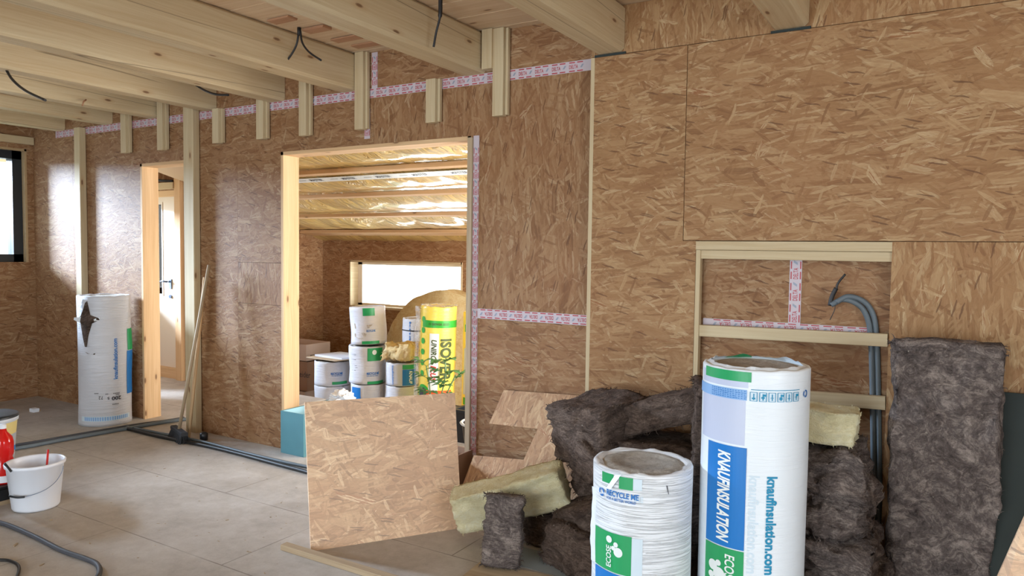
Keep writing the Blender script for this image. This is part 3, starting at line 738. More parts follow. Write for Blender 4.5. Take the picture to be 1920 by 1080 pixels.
pts = smooth([at(x, y, -1.45) for x, y in [(10, 128), (24, 150), (48, 170), (85, 188)]]); tag(MB().tube(pts, .008, 8).build('hanging_cable', M['cable']), 'curved dark cable hanging under the joists above the dark framed window', 'cable')
pts = smooth([at(x, y, -.35) for x, y in [(368, 160), (385, 170), (405, 177), (428, 178)]]); tag(MB().tube(pts, .008, 8).build('hanging_cable', M['cable']), 'short dark cable sagging below a joist near the top of the broom', 'cable')
pts = [Vector((-5.66, -.62, 2.60)), Vector((-5.62, -.66, 2.575)), Vector((-5.60, -.68, 2.54))]; tag(MB().tube(pts, .006, 8).build('hanging_cable', M['redboard']), 'tiny reddish cable end poking from under a joist', 'cable')
# conduits in recess
o = empty('wall_conduit', (-.45, -.03, .82)); tag(o, 'pair of grey conduits bending out of the wall recess with black cable ends', 'conduit')
for dx, yy in ((0, -.045), (.032, -.03)):
    pts = smooth([at(x+dx*330, y-dx*180, q)-o.location for x, y, q in [(1558, 572, -.065), (1578, 562, -.055), (1600, 566, -.045), (1618, 580, -.03), (1629, 605, -.02), (1633, 640, -.0135), (1635, 690, -.0135), (1637, 800, -.0135), (1638, 900, -.0135), (1638, 1000, -.0135)]], 10)
    MB().tube(pts, .0125, 12).build('conduit', M['grey_conduit'], o)
MB().tube(smooth([at(x, y, -.06)-o.location for x, y in [(1556, 573), (1560, 556), (1568, 540)]]), .010, 8).build('cable_sleeve', M['cable'], o)
MB().tube(smooth([at(x, y, -.065)-o.location for x, y in [(1568, 542), (1572, 530), (1585, 514)]]), .005, 8).build('cable_end', M['cable'], o)
MB().tube(smooth([at(x, y, -.06)-o.location for x, y in [(1566, 562), (1565, 580), (1556, 600)]]), .0018, 6).build('wire', M['cable'], o)

# ------------------------------------------------------------------ ROLLS
def ragged(c, r, z, seed, n=48, amp=.010, inner=.82):
    pass
def roll(name, c, r, h, label, group, wrap, core='wool_top', n=64, topband=True, wob=.004, seed=1, r_in=.80, floor=0.0, tilt=0):
    o = empty(name, (c[0], c[1], floor)); tag(o, label, 'insulation roll', group)
    cy = Cyl(c, r, None, wob, seed)
    mb = MB()
    nz = max(6, int(h/.03)); rows = []
    prof = []
    for i in range(nz+1):
        z = h*i/nz; prof.append((1.0, z))
    prof += [(.985, h+.006), (.93, h+.008), (r_in, h-.002), (r_in-.02, h-.012)]
    prof = [(.955, 0.0)] + prof[1:] if False else prof
    R = []
    for i, (f, z) in enumerate(prof):
        ring = []
        for k in range(n):
            a = 2*PI*k/n
            dr = wob*noise.noise(Vector((math.cos(a)*1.5+seed, math.sin(a)*1.5, z*4)))
            dz = 0; fr = f
            if i > nz: 
                dz = .008*noise.noise(Vector((math.cos(a)*4+seed, math.sin(a)*4, 7)));
                if f < .9: fr = f + .06*noise.noise(Vector((math.cos(a)*3+seed, math.sin(a)*3, 2))) + .02*noise.noise(Vector((math.cos(a)*9, math.sin(a)*9, 2)))
            ring.append(cy.d*0 + Vector((math.cos(a)*(r*fr+dr), math.sin(a)*(r*fr+dr), z+dz)))
        R.append(ring)
    for i in range(len(R)-1):
        for k in range(n):
            k2 = (k+1) % n; mb.quad([R[i][k], R[i][k2], R[i+1][k2], R[i+1][k]], None, 0, True)
    mb.quad(list(reversed(R[0])), None, 0)
    mb.build('wrap', M[wrap], o)
    mb = MB(); prof2 = [(r*.9, h-.03), (r*.9, h-.008), (r*.76, h+.004), (r*.55, h+.006), (r*.53, h+.001), (r*.3, h+.007), (r*.12, h+.002), (0, h)]
    mb.lathe(prof2, 40); mb.build('wool_core', M[core], o)
    return o, cy
def part(o, name, mats, fn, label=None):
    mb = MB(); fn(mb); p = mb.build(name, mats, o, merge=False)
    if label: p['label'] = label
    return p
dg_ = math.radians
# tall roll
o, cy = roll('insulation_roll', (-.655, -.75), .205, 1.055, 'tall white insulation roll with blue and green print standing in front of the wall recess', 'white rolls in the front room', 'white_film', r_in=.86, wob=.001)
part(o, 'overlap', [M['lav_film']], lambda b: cy.patch(b, dg_(-72), dg_(-9), .775, .965, .001), 'lavender tinted wrap overlap')
part(o, 'overlap', [M['lav_film']], lambda b: cy.patch(b, dg_(-72), dg_(-7), .995, 1.045, .001), 'lavender tinted wrap overlap near the top')
part(o, 'green_band', [M['green']], lambda b: cy.patch(b, dg_(-64), dg_(-4), 1.018, 1.056, .003), 'green printed band')
def f(b):
    cy.patch(b, dg_(-80), dg_(-8), .948, .988, .003)
    for i in range(5):
        for j in range(14):
            a = dg_(-50+j*3); cy.patch(b, a, a+dg_(random.uniform(1.2, 2.6)), .953+i*.007, .956+i*.007, .004, 1, 1)
part(o, 'blue_band', [M['ltblue'], M['blue_text']], f, 'light blue printed band')
def f(b):
    cy.patch(b, dg_(-4), dg_(50), .990, .9925, .002, 0)
    for j in range(6):
        a = dg_(-5+j*9.2); a1 = a+dg_(7.4)
        cy.patch(b, a, a1, .948, .983, .0018, 1)
        for q in ((a, a+.012, .948, .983), (a1-.012, a1, .948, .983), (a, a1, .948, .9495), (a, a1, .9815, .983)): cy.patch(b, *q, .0032, 0, 2)
        m_ = (a+a1)/2; cy.patch(b, m_-.03, m_+.03, .956+.004*(j % 3), .962+.004*(j % 2), .0034, 0, 1); cy.patch(b, m_-.008, m_+.012, .953, .977, .0034, 0, 1)
        if j % 2: cy.patch(b, m_+.01, m_+.05, .968, .976, .0034, 0, 1)
part(o, 'symbol_row', [M['cyan_text'], M['paleprint']], f, 'row of pale blue pictograms')
def f(b):
    for k in range(14):
        a0, a1 = 2*PI*k/14, 2*PI*(k+1)/14
        if k % 5 == 4: continue
        b.quad([cy.P(dg_(61)+math.cos(a)*rr, .972+math.sin(a)*rr*.2*1.0, .003) for a, rr in ((a0, .045), (a1, .045), (a1, .075), (a0, .075))], None, 0)
part(o, 'recycling_mark', [M['blue_text']], f)
lp = part(o, 'logo_panel', [M['blue']], lambda b: cy.patch(b, dg_(-54), dg_(-6.5), .372, .767, .0035, 0), 'blue panel with white lettering')
part(lp, 'lettering', [M['white_text']], lambda b: cy.text(b, 'KNAUFINSULATION', .070, dg_(-37), .745, 'down', .355, .0055, .035, .25, 0), 'white slanted lettering')
lp = part(o, 'logo_panel', [M['green']], lambda b: cy.patch(b, dg_(-54), dg_(-6.5), .02, .367, .0035, 0), 'green panel with white lettering')
part(lp, 'lettering', [M['white_text']], lambda b: cy.text(b, 'ECOSE', .052, dg_(-26), .345, 'down', .11, .0055, .02, .1, 0), 'white lettering')
def f(b):
    for (pa, z, rr) in ((-41, .285, .021), (-34, .30, .012), (-33, .258, .026), (-43, .245, .014)): cy.disc(b, pa, z, rr, .0055)
part(lp, 'emblem', [M['white_text']], f, 'white emblem of four round drops')
part(o, 'lettering', [M['cyan_text']], lambda b: cy.text(b, 'knaufinsulation.com', .052, dg_(15), .665, 'down', .376, .003, .035), 'blue web address reading downwards')
part(o, 'lettering', [M['paleprint']], lambda b: cy.text(b, 'knaufinsulation.com', .052, dg_(-3), .665, 'down', .376, .002, .02), 'pale ghost of the web address')
def f(b):
    n = 60
    for k in range(n):     # torn plastic collar on top
        a0, a1 = 2*PI*k/n, 2*PI*(k+1)/n
        g = lambda a, s: .012+.016*abs(noise.noise(Vector((math.cos(a)*3, math.sin(a)*3, s))))
        p = lambda a, rr, z: Vector((math.cos(a)*rr, math.sin(a)*rr, z))
        r0, r1 = .196, .172
        b.quad([p(a0, r0, 1.057), p(a1, r0, 1.057), p(a1, r1+.01*noise.noise(Vector((a1*5, 0, 0))), 1.055+g(a1, 1)), p(a0, r1+.01*noise.noise(Vector((a0*5, 0, 0))), 1.055+g(a0, 1))], None, 1 if .5 < (a0/(2*PI)) % 1 < .0 or 18 <= k <= 23 else 0, True)
part(o, 'torn_collar', [M['white_film'], M['green']], f, 'torn plastic edge around the top')

# short roll
o, cy = roll('insulation_roll', (-1.055, -.93), .2, .64, 'short white wrinkled insulation roll standing left of the tall white roll', 'white rolls in the front room', 'white_film_wrinkled', wob=.007, seed=4, r_in=.80)
part(o, 'green_band', [M['green']], lambda b: cy.patch(b, dg_(-50), dg_(-33), .592, .632, .003)); part(o, 'green_band', [M['green']], lambda b: cy.patch(b, dg_(-26), dg_(-10), .582, .63, .003))
part(o, 'pale_band', [M['paleprint']], lambda b: cy.patch(b, dg_(-10), dg_(0), .585, .628, .002)); part(o, 'pale_band', [M['paleprint']], lambda b: cy.patch(b, dg_(-10), dg_(2), .24, .395, .002))
def f(b):
    cy.text(b, 'RECYCLE ME', .030, dg_(-42), .547, 'across', .135, .004, .03, 0, 0)
    cy.text(b, 'FOR A BETTER WORLD', .015, dg_(-42), .530, 'across', .125, .004, .02, 0, 0)
    for k in range(12):
        a0, a1 = 2*PI*k/12, 2*PI*(k+1)/12
        if k % 4 == 3: continue
        b.quad([cy.P(dg_(-51)+math.cos(a)*rr/cy.r, .548+math.sin(a)*rr, .004) for a, rr in ((a0, .010), (a1, .010), (a1, .018), (a0, .018))], None, 0)
part(o, 'lettering', [M['blue_text']], f, 'blue recycling print')
part(o, 'lettering', [M['paleprint']], lambda b: (cy.text(b, 'ME', .030, dg_(-7), .540, 'across', .03, .003, .02),), 'pale ghost lettering')
lp = part(o, 'logo_panel', [M['green']], lambda b: cy.patch(b, dg_(-62), dg_(-10), .245, .40, .0035, 0), 'green panel with white lettering')
part(lp, 'lettering', [M['white_text']], lambda b: cy.text(b, 'ECOSE', .034, dg_(-34), .262, 'up', .085, .0055, .02, 0, 0), 'white lettering')
def f(b):
    for (pa, z, rr) in ((-37, .372, .014), (-28, .358, .010), (-25, .33, .019), (-31, .342, .009)): cy.disc(b, pa, z, rr, .0055)
part(lp, 'emblem', [M['white_text']], f, 'white emblem of four round drops')
part(o, 'logo_panel', [M['blue']], lambda b: cy.patch(b, dg_(-62), dg_(-10), .02, .24, .0035, 0), 'blue panel')
def f(b):   # loose flap of film on the left edge and torn film at the green print
    zz = [.24+i*.018 for i in range(18)]
    for i in range(len(zz)-1):
        w0 = .008+.014*abs(noise.noise(Vector((0, 0, zz[i]*14)))); w1 = .008+.014*abs(noise.noise(Vector((0, 0, zz[i+1]*14))))
        b.quad([cy.P(dg_(-66), zz[i], 0), cy.P(dg_(-66), zz[i+1], 0), cy.P(dg_(-72), zz[i+1], w1), cy.P(dg_(-72), zz[i], w0)], None, 0, True)
part(o, 'torn_film', [M['white_film']], f, 'loose torn film')
part(o, 'torn_film', [M['white_film']], lambda b: b.quad([cy.P(dg_(-31), .632, .004), cy.P(dg_(-23), .640, .006), cy.P(dg_(-33), .578, .02), cy.P(dg_(-42), .572, .006)], None, 0, True))
part(o, 'slit', [M['dark_text']], lambda b: b.quad([cy.P(dg_(26), .608, .003), cy.P(dg_(27.2), .608, .003), cy.P(dg_(29.5), .572, .003), cy.P(dg_(29), .572, .003)], None, 0))

# torn roll at the back left (stands upside down)
o, cy = roll('insulation_roll', (-6.13, -.235), .2, 1.075, 'white insulation roll with a dark tear near its top, standing left of the narrow opening', 'white rolls in the front room', 'drum_film', wob=.009, seed=9)
def f(b):
    P_ = [(-44, 1.03), (-38, 1.045), (-30, .93), (-12, .905), (-10, .89), (-26, .86), (-36, .75), (-40, .665), (-46, .665), (-52, .74), (-58, .86), (-66, .90), (-58, .915), (-50, .97)]
    cy.poly(b, P_, .003)
part(o, 'tear', [M['wool']], f, 'dark wool showing through the tear')
def f(b):
    b.quad([cy.P(dg_(-60), .86, .002), cy.P(dg_(-56), .91, .003), cy.P(dg_(-70), .905, .03), cy.P(dg_(-72), .885, .03)], None, 0)
part(o, 'torn_film', [M['white_film']], f)
part(o, 'torn_film', [M['white_film']], lambda b: b.quad([cy.P(dg_(-22), .895, .006), cy.P(dg_(-10), .912, .002), cy.P(dg_(-10), .886, .002), cy.P(dg_(-20), .880, .016)], None, 0))
part(o, 'torn_film', [M['white_film']], lambda b: b.quad([cy.P(dg_(-60), 1.06, .002), cy.P(dg_(-50), 1.06, .006), cy.P(dg_(-56), .99, .012), cy.P(dg_(-62), .90, .01)], None, 0))
part(o, 'slit', [M['wool']], lambda b: b.quad([cy.P(dg_(-45), .622, .002), cy.P(dg_(-20), .612, .003), cy.P(dg_(-22), .602, .003), cy.P(dg_(-38), .61, .003)], None, 0))
part(o, 'lettering', [M['blue_text']], lambda b: cy.text(b, 'knaufinsulation.com', .045, dg_(26), .39, 'up', .34, .004, .03), 'blue web address reading upwards')
def f(b):
    cy.text(b, '200', .042, dg_(34), .245, 'flip', .075, .003, .03)
part(o, 'printed_figure', [M['dark_text']], f, 'dark upside down number')
for (tx, sz, a, z, ln) in (('mm', .016, 30, .275, .05), ('mm', .016, 30, .262, .03), ('mm', .016, 5, .275, .02), ('mm', .016, -15, .285, .03), ('mm', .016, 28, .185, .05), ('7.2', .036, -6, .255, .03), ('5', .03, 8, .245, .016)):
    part(o, 'printed_figure', [M['dark_text']], lambda b: cy.text(b, tx, sz, dg_(a), z, 'flip', ln, .003, .02))
part(o, 'logo_panel', [M['green']], lambda b: cy.patch(b, dg_(55), dg_(84), .62, .80, .003), 'green panel')
part(o, 'logo_panel', [M['blue']], lambda b: cy.patch(b, dg_(52), dg_(84), .25, .615, .003), 'blue panel')
def f(b):
    cy.patch(b, dg_(-60), dg_(60), .045, .085, .002)
    for j in range(20): a = dg_(-50+j*5.2); cy.patch(b, a, a+dg_(3.4), .05, .08, .0032, 1, 1)
part(o, 'blue_band', [M['paleprint'], M['ltblue']], f, 'pale blue band near the bottom')

# drums (part rolls) in the extension
FZ = -.25
def drum(c, z0, h, r, label, deco, seed, core='wool_top', lean=0):
    o, cy = roll('insulation_roll', c, r, h, label, 'white part rolls stacked in the extension', 'drum_film', core, 40, wob=.012, seed=seed, r_in=.9, floor=z0)
    deco(o, cy, h)
    if lean: o.rotation_euler = (0, dg_(lean), 0)
    return o
def dL1(o, cy, h):
    part(o, 'green_band', [M['green']], lambda b: cy.patch(b, dg_(-2), dg_(50), .02, .05, .003))
    part(o, 'lettering', [M['blue_text']], lambda b: (cy.text(b, 'RECYCLE ME', .034, dg_(-6), .125, 'across', .13, .003, .04), cy.text(b, 'FOR A BETTER WORLD', .015, dg_(-4), .108, 'across', .12, .003, .02)))
def dL0(o, cy, h): pass
def dM2(o, cy, h):
    part(o, 'green_band', [M['green']], lambda b: cy.patch(b, dg_(-16), dg_(22), h-.085, h-.006, .003))
    part(o, 'green_band', [M['green']], lambda b: cy.patch(b, dg_(-22), dg_(34), .004, .035, .003))
    part(o, 'tear', [M['wool_cream'], M['wool_top']], lambda b: (b.quad([cy.P(dg_(a), z, .004) for a, z in [(-50, .22), (0, .2), (14, .205), (2, .17), (-46, .165)]], None, 1), b.quad([cy.P(dg_(a), z, .004) for a, z in [(-48, .115), (-16, .125), (-6, .11), (-10, .07), (-30, .06), (-46, .085)]], None, 1)), 'brown wool showing through two tears')
    part(o, 'lettering', [M['blue_text']], lambda b: cy.text(b, 'RECYCLE ME', .03, dg_(-6), .13, 'across', .09, .004, .03))
def dM1(o, cy, h):
    part(o, 'logo_panel', [M['green'], M['white_text']], lambda b: (cy.patch(b, dg_(0), dg_(52), h-.14, h-.006, .003), b.quad([cy.P(dg_(22)+math.cos(t)*.13, h-.05+math.sin(t)*.026, .005) for t in [2*PI*k/12 for k in range(12)]], None, 1)))
    part(o, 'green_band', [M['green']], lambda b: cy.patch(b, dg_(0), dg_(60), .0, .03, .003))
    part(o, 'lettering', [M['blue_text']], lambda b: (cy.text(b, 'RECYCLE ME', .034, dg_(-2), .10, 'across', .13, .003, .04), cy.text(b, 'FOR A BETTER WORLD', .015, dg_(-2), .082, 'across', .12, .003, .02)))
    [part(o, 'slit', [M['dark_text']], lambda b, z=z: b.quad([cy.P(dg_(-62), z, .003), cy.P(dg_(-40+random.random()*10), z+.003, .003), cy.P(dg_(-40), z-.002, .003)], None, 0)) for z in (.14, .17, .19, .25, .3)]
def dM0(o, cy, h):
    part(o, 'blue_band', [M['blue']], lambda b: cy.patch(b, dg_(-64), dg_(-28), .02, h-.02, .003))
def dR(o, cy, h):
    part(o, 'logo_panel', [M['blue'], M['white_text']], lambda b: (cy.patch(b, dg_(-2), dg_(46), .006, h-.055, .003), cy.text(b, 'KNAUF', .05, dg_(20), h-.07, 'down', h-.09, .005, .03, .2, 1)))
    part(o, 'green_band', [M['green']], lambda b: cy.patch(b, dg_(-2), dg_(46), h-.052, h-.006, .003))
    part(o, 'lettering', [M['blue_text']], lambda b: cy.text(b, 'knaufinsulation', .03, dg_(-36), h-.015, 'down', h-.03, .003, .02))
def dR0(o, cy, h):
    part(o, 'logo_panel', [M['blue'], M['white_text']], lambda b: (cy.patch(b, dg_(-6), dg_(60), .006, .11, .003), cy.text(b, 'KNAUF', .05, dg_(24), .105, 'down', .09, .005, .03, .2, 1)))
    part(o, 'slit', [M['dark_text']], lambda b: cy.patch(b, dg_(-70), dg_(50), .118, .121, .003))
drum((-5.75, 2.05), FZ, .262, .195, 'bottom white part roll of the left stack in the extension, beside the boxes', dL0, 11)
drum((-5.75, 2.05), FZ+.275, .252, .193, 'upper white part roll of the left stack in the extension, with boards on top', dL1, 12)
drum((-5.23, 2.06), FZ, .335, .19, 'lowest white part roll of the tall middle stack, mostly hidden by the loose panel', dM0, 13)
drum((-5.24, 2.04), FZ+.354, .380, .19, 'middle white part roll of the tall stack, with a green square print', dM1, 14)
drum((-5.22, 2.04), FZ+.762, .380, .185, 'topmost torn white part roll of the tall stack below the far window', dM2, 15, lean=-3)
drum((-4.84, 2.14), FZ, .345, .185, 'bottom white part roll of the stack next to the yellow roll', dR0, 16)
drum((-4.84, 2.14), FZ+.36, .225, .182, 'part roll with blue and green print under the yellow wool, next to the yellow roll', dR, 17)
# roll lying behind
def dB(o, cy, h):
    part(o, 'blue_band', [M['blue']], lambda b: cy.patch(b, dg_(16), dg_(40), h-.1, h-.01, .003))
    part(o, 'strap', [M['cable']], lambda b: cy.patch(b, dg_(-85), dg_(85), h-.125, h-.112, .004))
    part(o, 'lettering', [M['blue_text']], lambda b: cy.text(b, 'knaufinsulation', .03, dg_(-36), h-.02, 'down', h-.06, .003, .02))
drum((-5.0, 2.62), FZ, .99, .19, 'grey-white strapped roll standing behind the yellow wool, left of the yellow roll', dB, 19)

# yellow roll
def yroll(c, r, h, label, full, lean):
    o, cy = roll('insulation_roll', c, r, h, label, 'yellow rolls in the extension', 'yellow_film', 'wool_cream', 48, wob=.004, seed=21, r_in=.9, floor=FZ)
    if full:
        part(o, 'green_band', [M['bright_green'], M['yellow_dk']], lambda b: (cy.patch(b, dg_(-60), dg_(80), h-.195, h-.125, .003), cy.text(b, 'O ISOVER ECO', .03, dg_(-32), h-.17, 'across', .20, .005, .02, 0, 1)), 'green band')
        def f(b):
            cy.patch(b, dg_(-28), dg_(2), .40, h-.25, .0025, 0)
            cy.text(b, 'UNIROL', .072, dg_(-21), h-.31, 'down', .235, .0045, .03, .2, 1)
            cy.text(b, 'PLUS', .072, dg_(-21), h-.56, 'down', .15, .0045, .03, .2, 2)
        part(o, 'title_panel', [M['white_text'], M['yellow_dk'], M['red_text']], f, 'white strip with green and red lettering')
        part(o, 'lettering', [M['yellow_dk']], lambda b: cy.text(b, 'ISOVER', .155, dg_(9), h-.30, 'down', .41, .0045, .04), 'large olive lettering reading downwards')
        part(o, 'lettering', [M['tape_grey']], lambda b: cy.text(b, 'SAINT-GOBAIN', .032, dg_(3), h-.44, 'down', .24, .0035, .0), 'small lettering')
        def f(b):
            cy.disc(b, -50, h-.83, .08, .003, 0); cy.disc(b, -50, h-.83, .05, .005, 1)
        part(o, 'round_picture', [M['bright_green'], M['dark_text']], f, 'green ring with a dark picture')
        for i in range(6): part(o, 'picture_dot', [M['bright_green']], lambda b: cy.disc(b, -56, h-.12-i*.105, .03, .0035, 0, 10), 'round green dot')
        part(o, 'orange_panel', [M['orange'], M['yellow_film']], lambda b: (cy.patch(b, dg_(-36), dg_(50), .02, .40, .004), cy.text(b, 'ISOVER 150', .05, dg_(-26), .285, 'across', .18, .006, .03, 0, 1)), 'orange panel')
        for i in range(3):
            part(o, 'lettering', [M['label_yel']], lambda b, i=i: cy.text(b, '--- -- --- --', .03, dg_(-20), h-.04-i*.028, 'across', .2, .003, .01))
        def f(b):
            # clear bag pulled over the roll: a fold along the left side and across the top
            zz = [h*i/40 for i in range(41)]
            pr = None
            for z in zz:
                w0 = .022+.012*noise.noise(Vector((0, 1, z*9)))
                a = [cy.P(dg_(-78), z, .004), cy.P(dg_(-70), z, .02+w0*.2), cy.P(dg_(-88), z, .03+w0)]
                if pr:
                    for k in range(2): b.quad([pr[k], pr[k+1], a[k+1], a[k]], None, 0, True)
                pr = a
            n = 40
            for k in range(n):
                a0, a1 = 2*PI*k/n, 2*PI*(k+1)/n
                q = lambda a, rr, s: Vector((math.cos(a)*rr, math.sin(a)*rr, h+.006+.03*abs(noise.noise(Vector((math.cos(a)*3, math.sin(a)*3, s))))))
                b.quad([q(a0, r*1.01, 0), q(a1, r*1.01, 0), q(a1, r*.6, 4), q(a0, r*.6, 4)], None, 0, True)
        part(o, 'clear_bag', [M['clear']], f, 'crinkled clear plastic bag')
        part(o, 'bag_print', [M['dark_text']], lambda b: cy.text(b, 'www.isover.com', .03, dg_(-74), h-.36, 'down', .22, .03, .02), 'dark lettering on the clear bag')
    else:
        part(o, 'green_band', [M['bright_green']], lambda b: (cy.patch(b, dg_(-60), dg_(60), h-.18, h-.11, .003), cy.patch(b, dg_(-10), dg_(60), h-.33, h-.18, .003))); part(o, 'green_band', [M['bright_green']], lambda b: cy.patch(b, dg_(-60), dg_(60), .25, .32, .003))
        part(o, 'clear_bag', [M['labelcol']], lambda b: cy.patch(b, dg_(-62), dg_(62), .35, h-.34, .0025), 'pale plastic side')
    o.rotation_euler = (0, dg_(lean), 0)
    return o
yroll((-4.31, 2.0), .175, 1.20, 'tall yellow roll with green band and olive lettering standing in the extension', True, 1.6)
yroll((-3.95, 2.22), .175, 1.14, 'second yellow roll half hidden behind the right edge of the wide opening', False, 1.0)

# ------------------------------------------------------------------ wool pieces
def slab(name, c, size, rot, label, cat, mat='wool', group=None, seed=0, amp=.02, lam=.010, fuzz=340, bend=0.0, res=.016, flen=.02, taper=0.0):
    """soft slab: subdivided box, displaced, layered along its thickness (local z), with loose fibres along its edges"""
    sx, sy, sz = size; mb = MB(); Rm = Euler([dg_(a) for a in rot]).to_matrix(); c = Vector(c)
    nx, ny, nz = max(4, int(sx/res)), max(4, int(sy/res)), max(4, int(sz/res))
    cache = {}
    def pt(i, j, k):
        if (i, j, k) in cache: return cache[(i, j, k)]
        x, y, z = (i/nx-.5)*sx, (j/ny-.5)*sy, (k/nz-.5)*sz
        x *= 1 + taper*(z/sz)
        p = Vector((x, y, z)); s_ = Vector((seed*3.1, seed*1.7, 0))
        # round the corners a little
        e = [abs(i/nx-.5)*2, abs(j/ny-.5)*2, abs(k/nz-.5)*2]
        big = sum(1 for q in e if q > .93)
        if big >= 2: p = p*(1-.03*(big-1))
        nv = turb(p*5+s_)
        n2 = nvec(p*22+s_)
        ly = noise.noise(Vector((x*3+seed, y*3, z*60)))
        out = Vector((x/sx, y/sy, 0)); 
        side = max(e[0], e[1])
        q = p + nv*amp + n2*amp*.4 + nvec(p*55+s_)*amp*.16
        if side > .98: q += out.normalized()*ly*lam*2
        q.z += bend*(x/sx)**2*4*sx - bend*.3
        cache[(i, j, k)] = q; return q
    def face(f4): 
        mb.quad([f4[0], f4[1], f4[2], f4[3]], None, 0, True)
    for i in range(nx):
        for j in range(ny):
            face([pt(i, j, 0), pt(i, j+1, 0), pt(i+1, j+1, 0), pt(i+1, j, 0)]); face([pt(i, j, nz), pt(i+1, j, nz), pt(i+1, j+1, nz), pt(i, j+1, nz)])
    for i in range(nx):
        for k in range(nz):
            face([pt(i, 0, k), pt(i+1, 0, k), pt(i+1, 0, k+1), pt(i, 0, k+1)]); face([pt(i, ny, k), pt(i, ny, k+1), pt(i+1, ny, k+1), pt(i+1, ny, k)])
    for j in range(ny):
        for k in range(nz):
            face([pt(0, j, k), pt(0, j, k+1), pt(0, j+1, k+1), pt(0, j+1, k)]); face([pt(nx, j, k), pt(nx, j+1, k), pt(nx, j+1, k+1), pt(nx, j, k+1)])
    rnd = random.Random(seed+5)
    for q in range(fuzz):
        # fibres at random surface points, mostly along edges
        ax = rnd.randrange(3); idx = [rnd.randint(0, nx), rnd.randint(0, ny), rnd.randint(0, nz)]; lim = (nx, ny, nz)
        idx[ax] = rnd.choice((0, lim[ax])); 
        if rnd.random() < .8: a2 = (ax+rnd.choice((1, 2))) % 3; idx[a2] = rnd.choice((0, lim[a2]))
        p = pt(*idx); o_ = Vector(((idx[0]/nx-.5)*2/sx, (idx[1]/ny-.5)*2/sy, (idx[2]/nz-.5)*2/sz)).normalized()
        d = (o_ + Vector((rnd.uniform(-.9, .9), rnd.uniform(-.9, .9), rnd.uniform(-.9, .9)))).normalized()
        L_ = flen*rnd.uniform(.4, 1.3); s2 = d.orthogonal().normalized()*rnd.uniform(.001, .0032); b_ = p - d*.004
        m2 = p + d*L_*.55 + s2*2; t_ = p + d*L_ + Vector((0, 0, -.25*L_))
        mb.quad([b_-s2, b_+s2, m2+s2*.6, m2-s2*.6], None, 0); mb.quad([m2-s2*.6, m2+s2*.6, t_], None, 0)
    o = mb.build(name, M[mat]); o.location = c; o.rotation_euler = [dg_(a) for a in rot]
    return tag(o, label, cat, group)
G = 'brown wool pieces heaped against the wall'
WL = 'wool slab'
slab('wool_slab', (-1.50, -.35, .60), (.40, .34, .30), (8, -5, -22), 'large rounded brown wool slab at the top left of the heap', WL, 'wool', G, 1, .022, taper=.1)
slab('wool_slab', (-1.17, -.36, .735), (.56, .24, .15), (4, -17, -8), 'long brown wool slab laid slanting on top of the heap, its layered end facing left', WL, 'wool', G, 2, .011)
slab('wool_slab', (-1.19, -.36, .50), (.52, .30, .20), (0, -4, -6), 'brown wool slab under the slanting top slab, directly behind the short roll', WL, 'wool', G, 3, .012)
slab('wool_slab', (-1.475, -.53, .475), (.17, .08, .17), (8, 32, -16), 'small tilted brown wool piece sticking out under the large rounded slab', WL, 'wool', G, 4, .016)
slab('wool_slab', (-1.46, -.36, .36), (.26, .26, .18), (5, 8, -14), 'brown wool slab in the middle of the heap under the small tilted piece', WL, 'wool', G, 5, .018)
slab('wool_slab', (-1.43, -.56, .235), (.34, .26, .15), (14, -20, -24), 'brown wool slab with a frayed corner pointing left, low in the heap', WL, 'wool', G, 6, .016)
slab('wool_slab', (-1.40, -.62, .10), (.40, .32, .19), (0, 3, -18), 'lowest brown wool slab lying on the floor left of the short roll', WL, 'wool', G, 7, .025)
slab('wool_slab', (-1.15, -.40, .22), (.5, .36, .36), (0, 0, 0), 'bulky brown wool slab hidden low behind the short roll', WL, 'wool', G, 8, .02)
slab('wool_slab', (-.965, -.50, .47), (.045, .30, .92), (6, 2, 20), 'thin brown wool slab standing on edge between the heap and the tall roll', WL, 'wool', G, 9, .012)
slab('wool_slab', (-1.72, -.40, .09), (.34, .30, .16), (0, 4, 10), 'flat dark wool slab on the floor under the pale yellow piece', WL, 'wool', G, 10, .02)
# yellow piece in front
slab('wool_piece', (-1.885, -.60, .245), (.60, .16, .20), (12, -19, 20), 'pale yellow wool piece lying aslant against the notched board', 'wool piece', 'wool_yellow', None, 11, .014, fuzz=200, taper=.0, flen=.012)
slab('wool_piece', (-1.775, -.84, .178), (.185, .10, .33), (-12, 3, 24), 'small brown wool block standing on a wood strip in front of the yellow piece', 'wool piece', 'wool_grey', None, 12, .010, fuzz=240)
# right side
slab('wool_slab', (-.47, -.36, .775), (.32, .2, .14), (2, 2, 4), 'pale yellow wool piece lying on the grey stack right of the tall roll', 'wool piece', 'wool_yellow', None, 13, .012, fuzz=120, flen=.012)
g2 = 'grey wool slabs stacked right of the tall roll'
slab('wool_slab', (-.46, -.36, .60), (.38, .28, .20), (4, 4, -4), 'top grey wool slab of the stack, directly under the pale yellow piece', WL, 'wool_grey', g2, 14, .045)
slab('wool_slab', (-.45, -.38, .42), (.40, .30, .20), (-4, -5, 6), 'second grey wool slab from the top of the stack', WL, 'wool_grey', g2, 15, .05)
slab('wool_slab', (-.43, -.40, .25), (.42, .32, .18), (3, 6, -3), 'third grey wool slab from the top of the stack', WL, 'wool_grey', g2, 16, .04)
slab('wool_slab', (-.42, -.42, .095), (.46, .36, .17), (0, 0, 2), 'bottom grey wool slab of the stack, on the floor', WL, 'wool_grey', g2, 17, .035)
slab('wool_slab', (.0, -.225, .585), (.385, 1.15, .13), (97, 0, 1), 'tall grey wool slab leaning upright against the cladding at the far right', WL, 'wool_grey', None, 18, .018, fuzz=700)
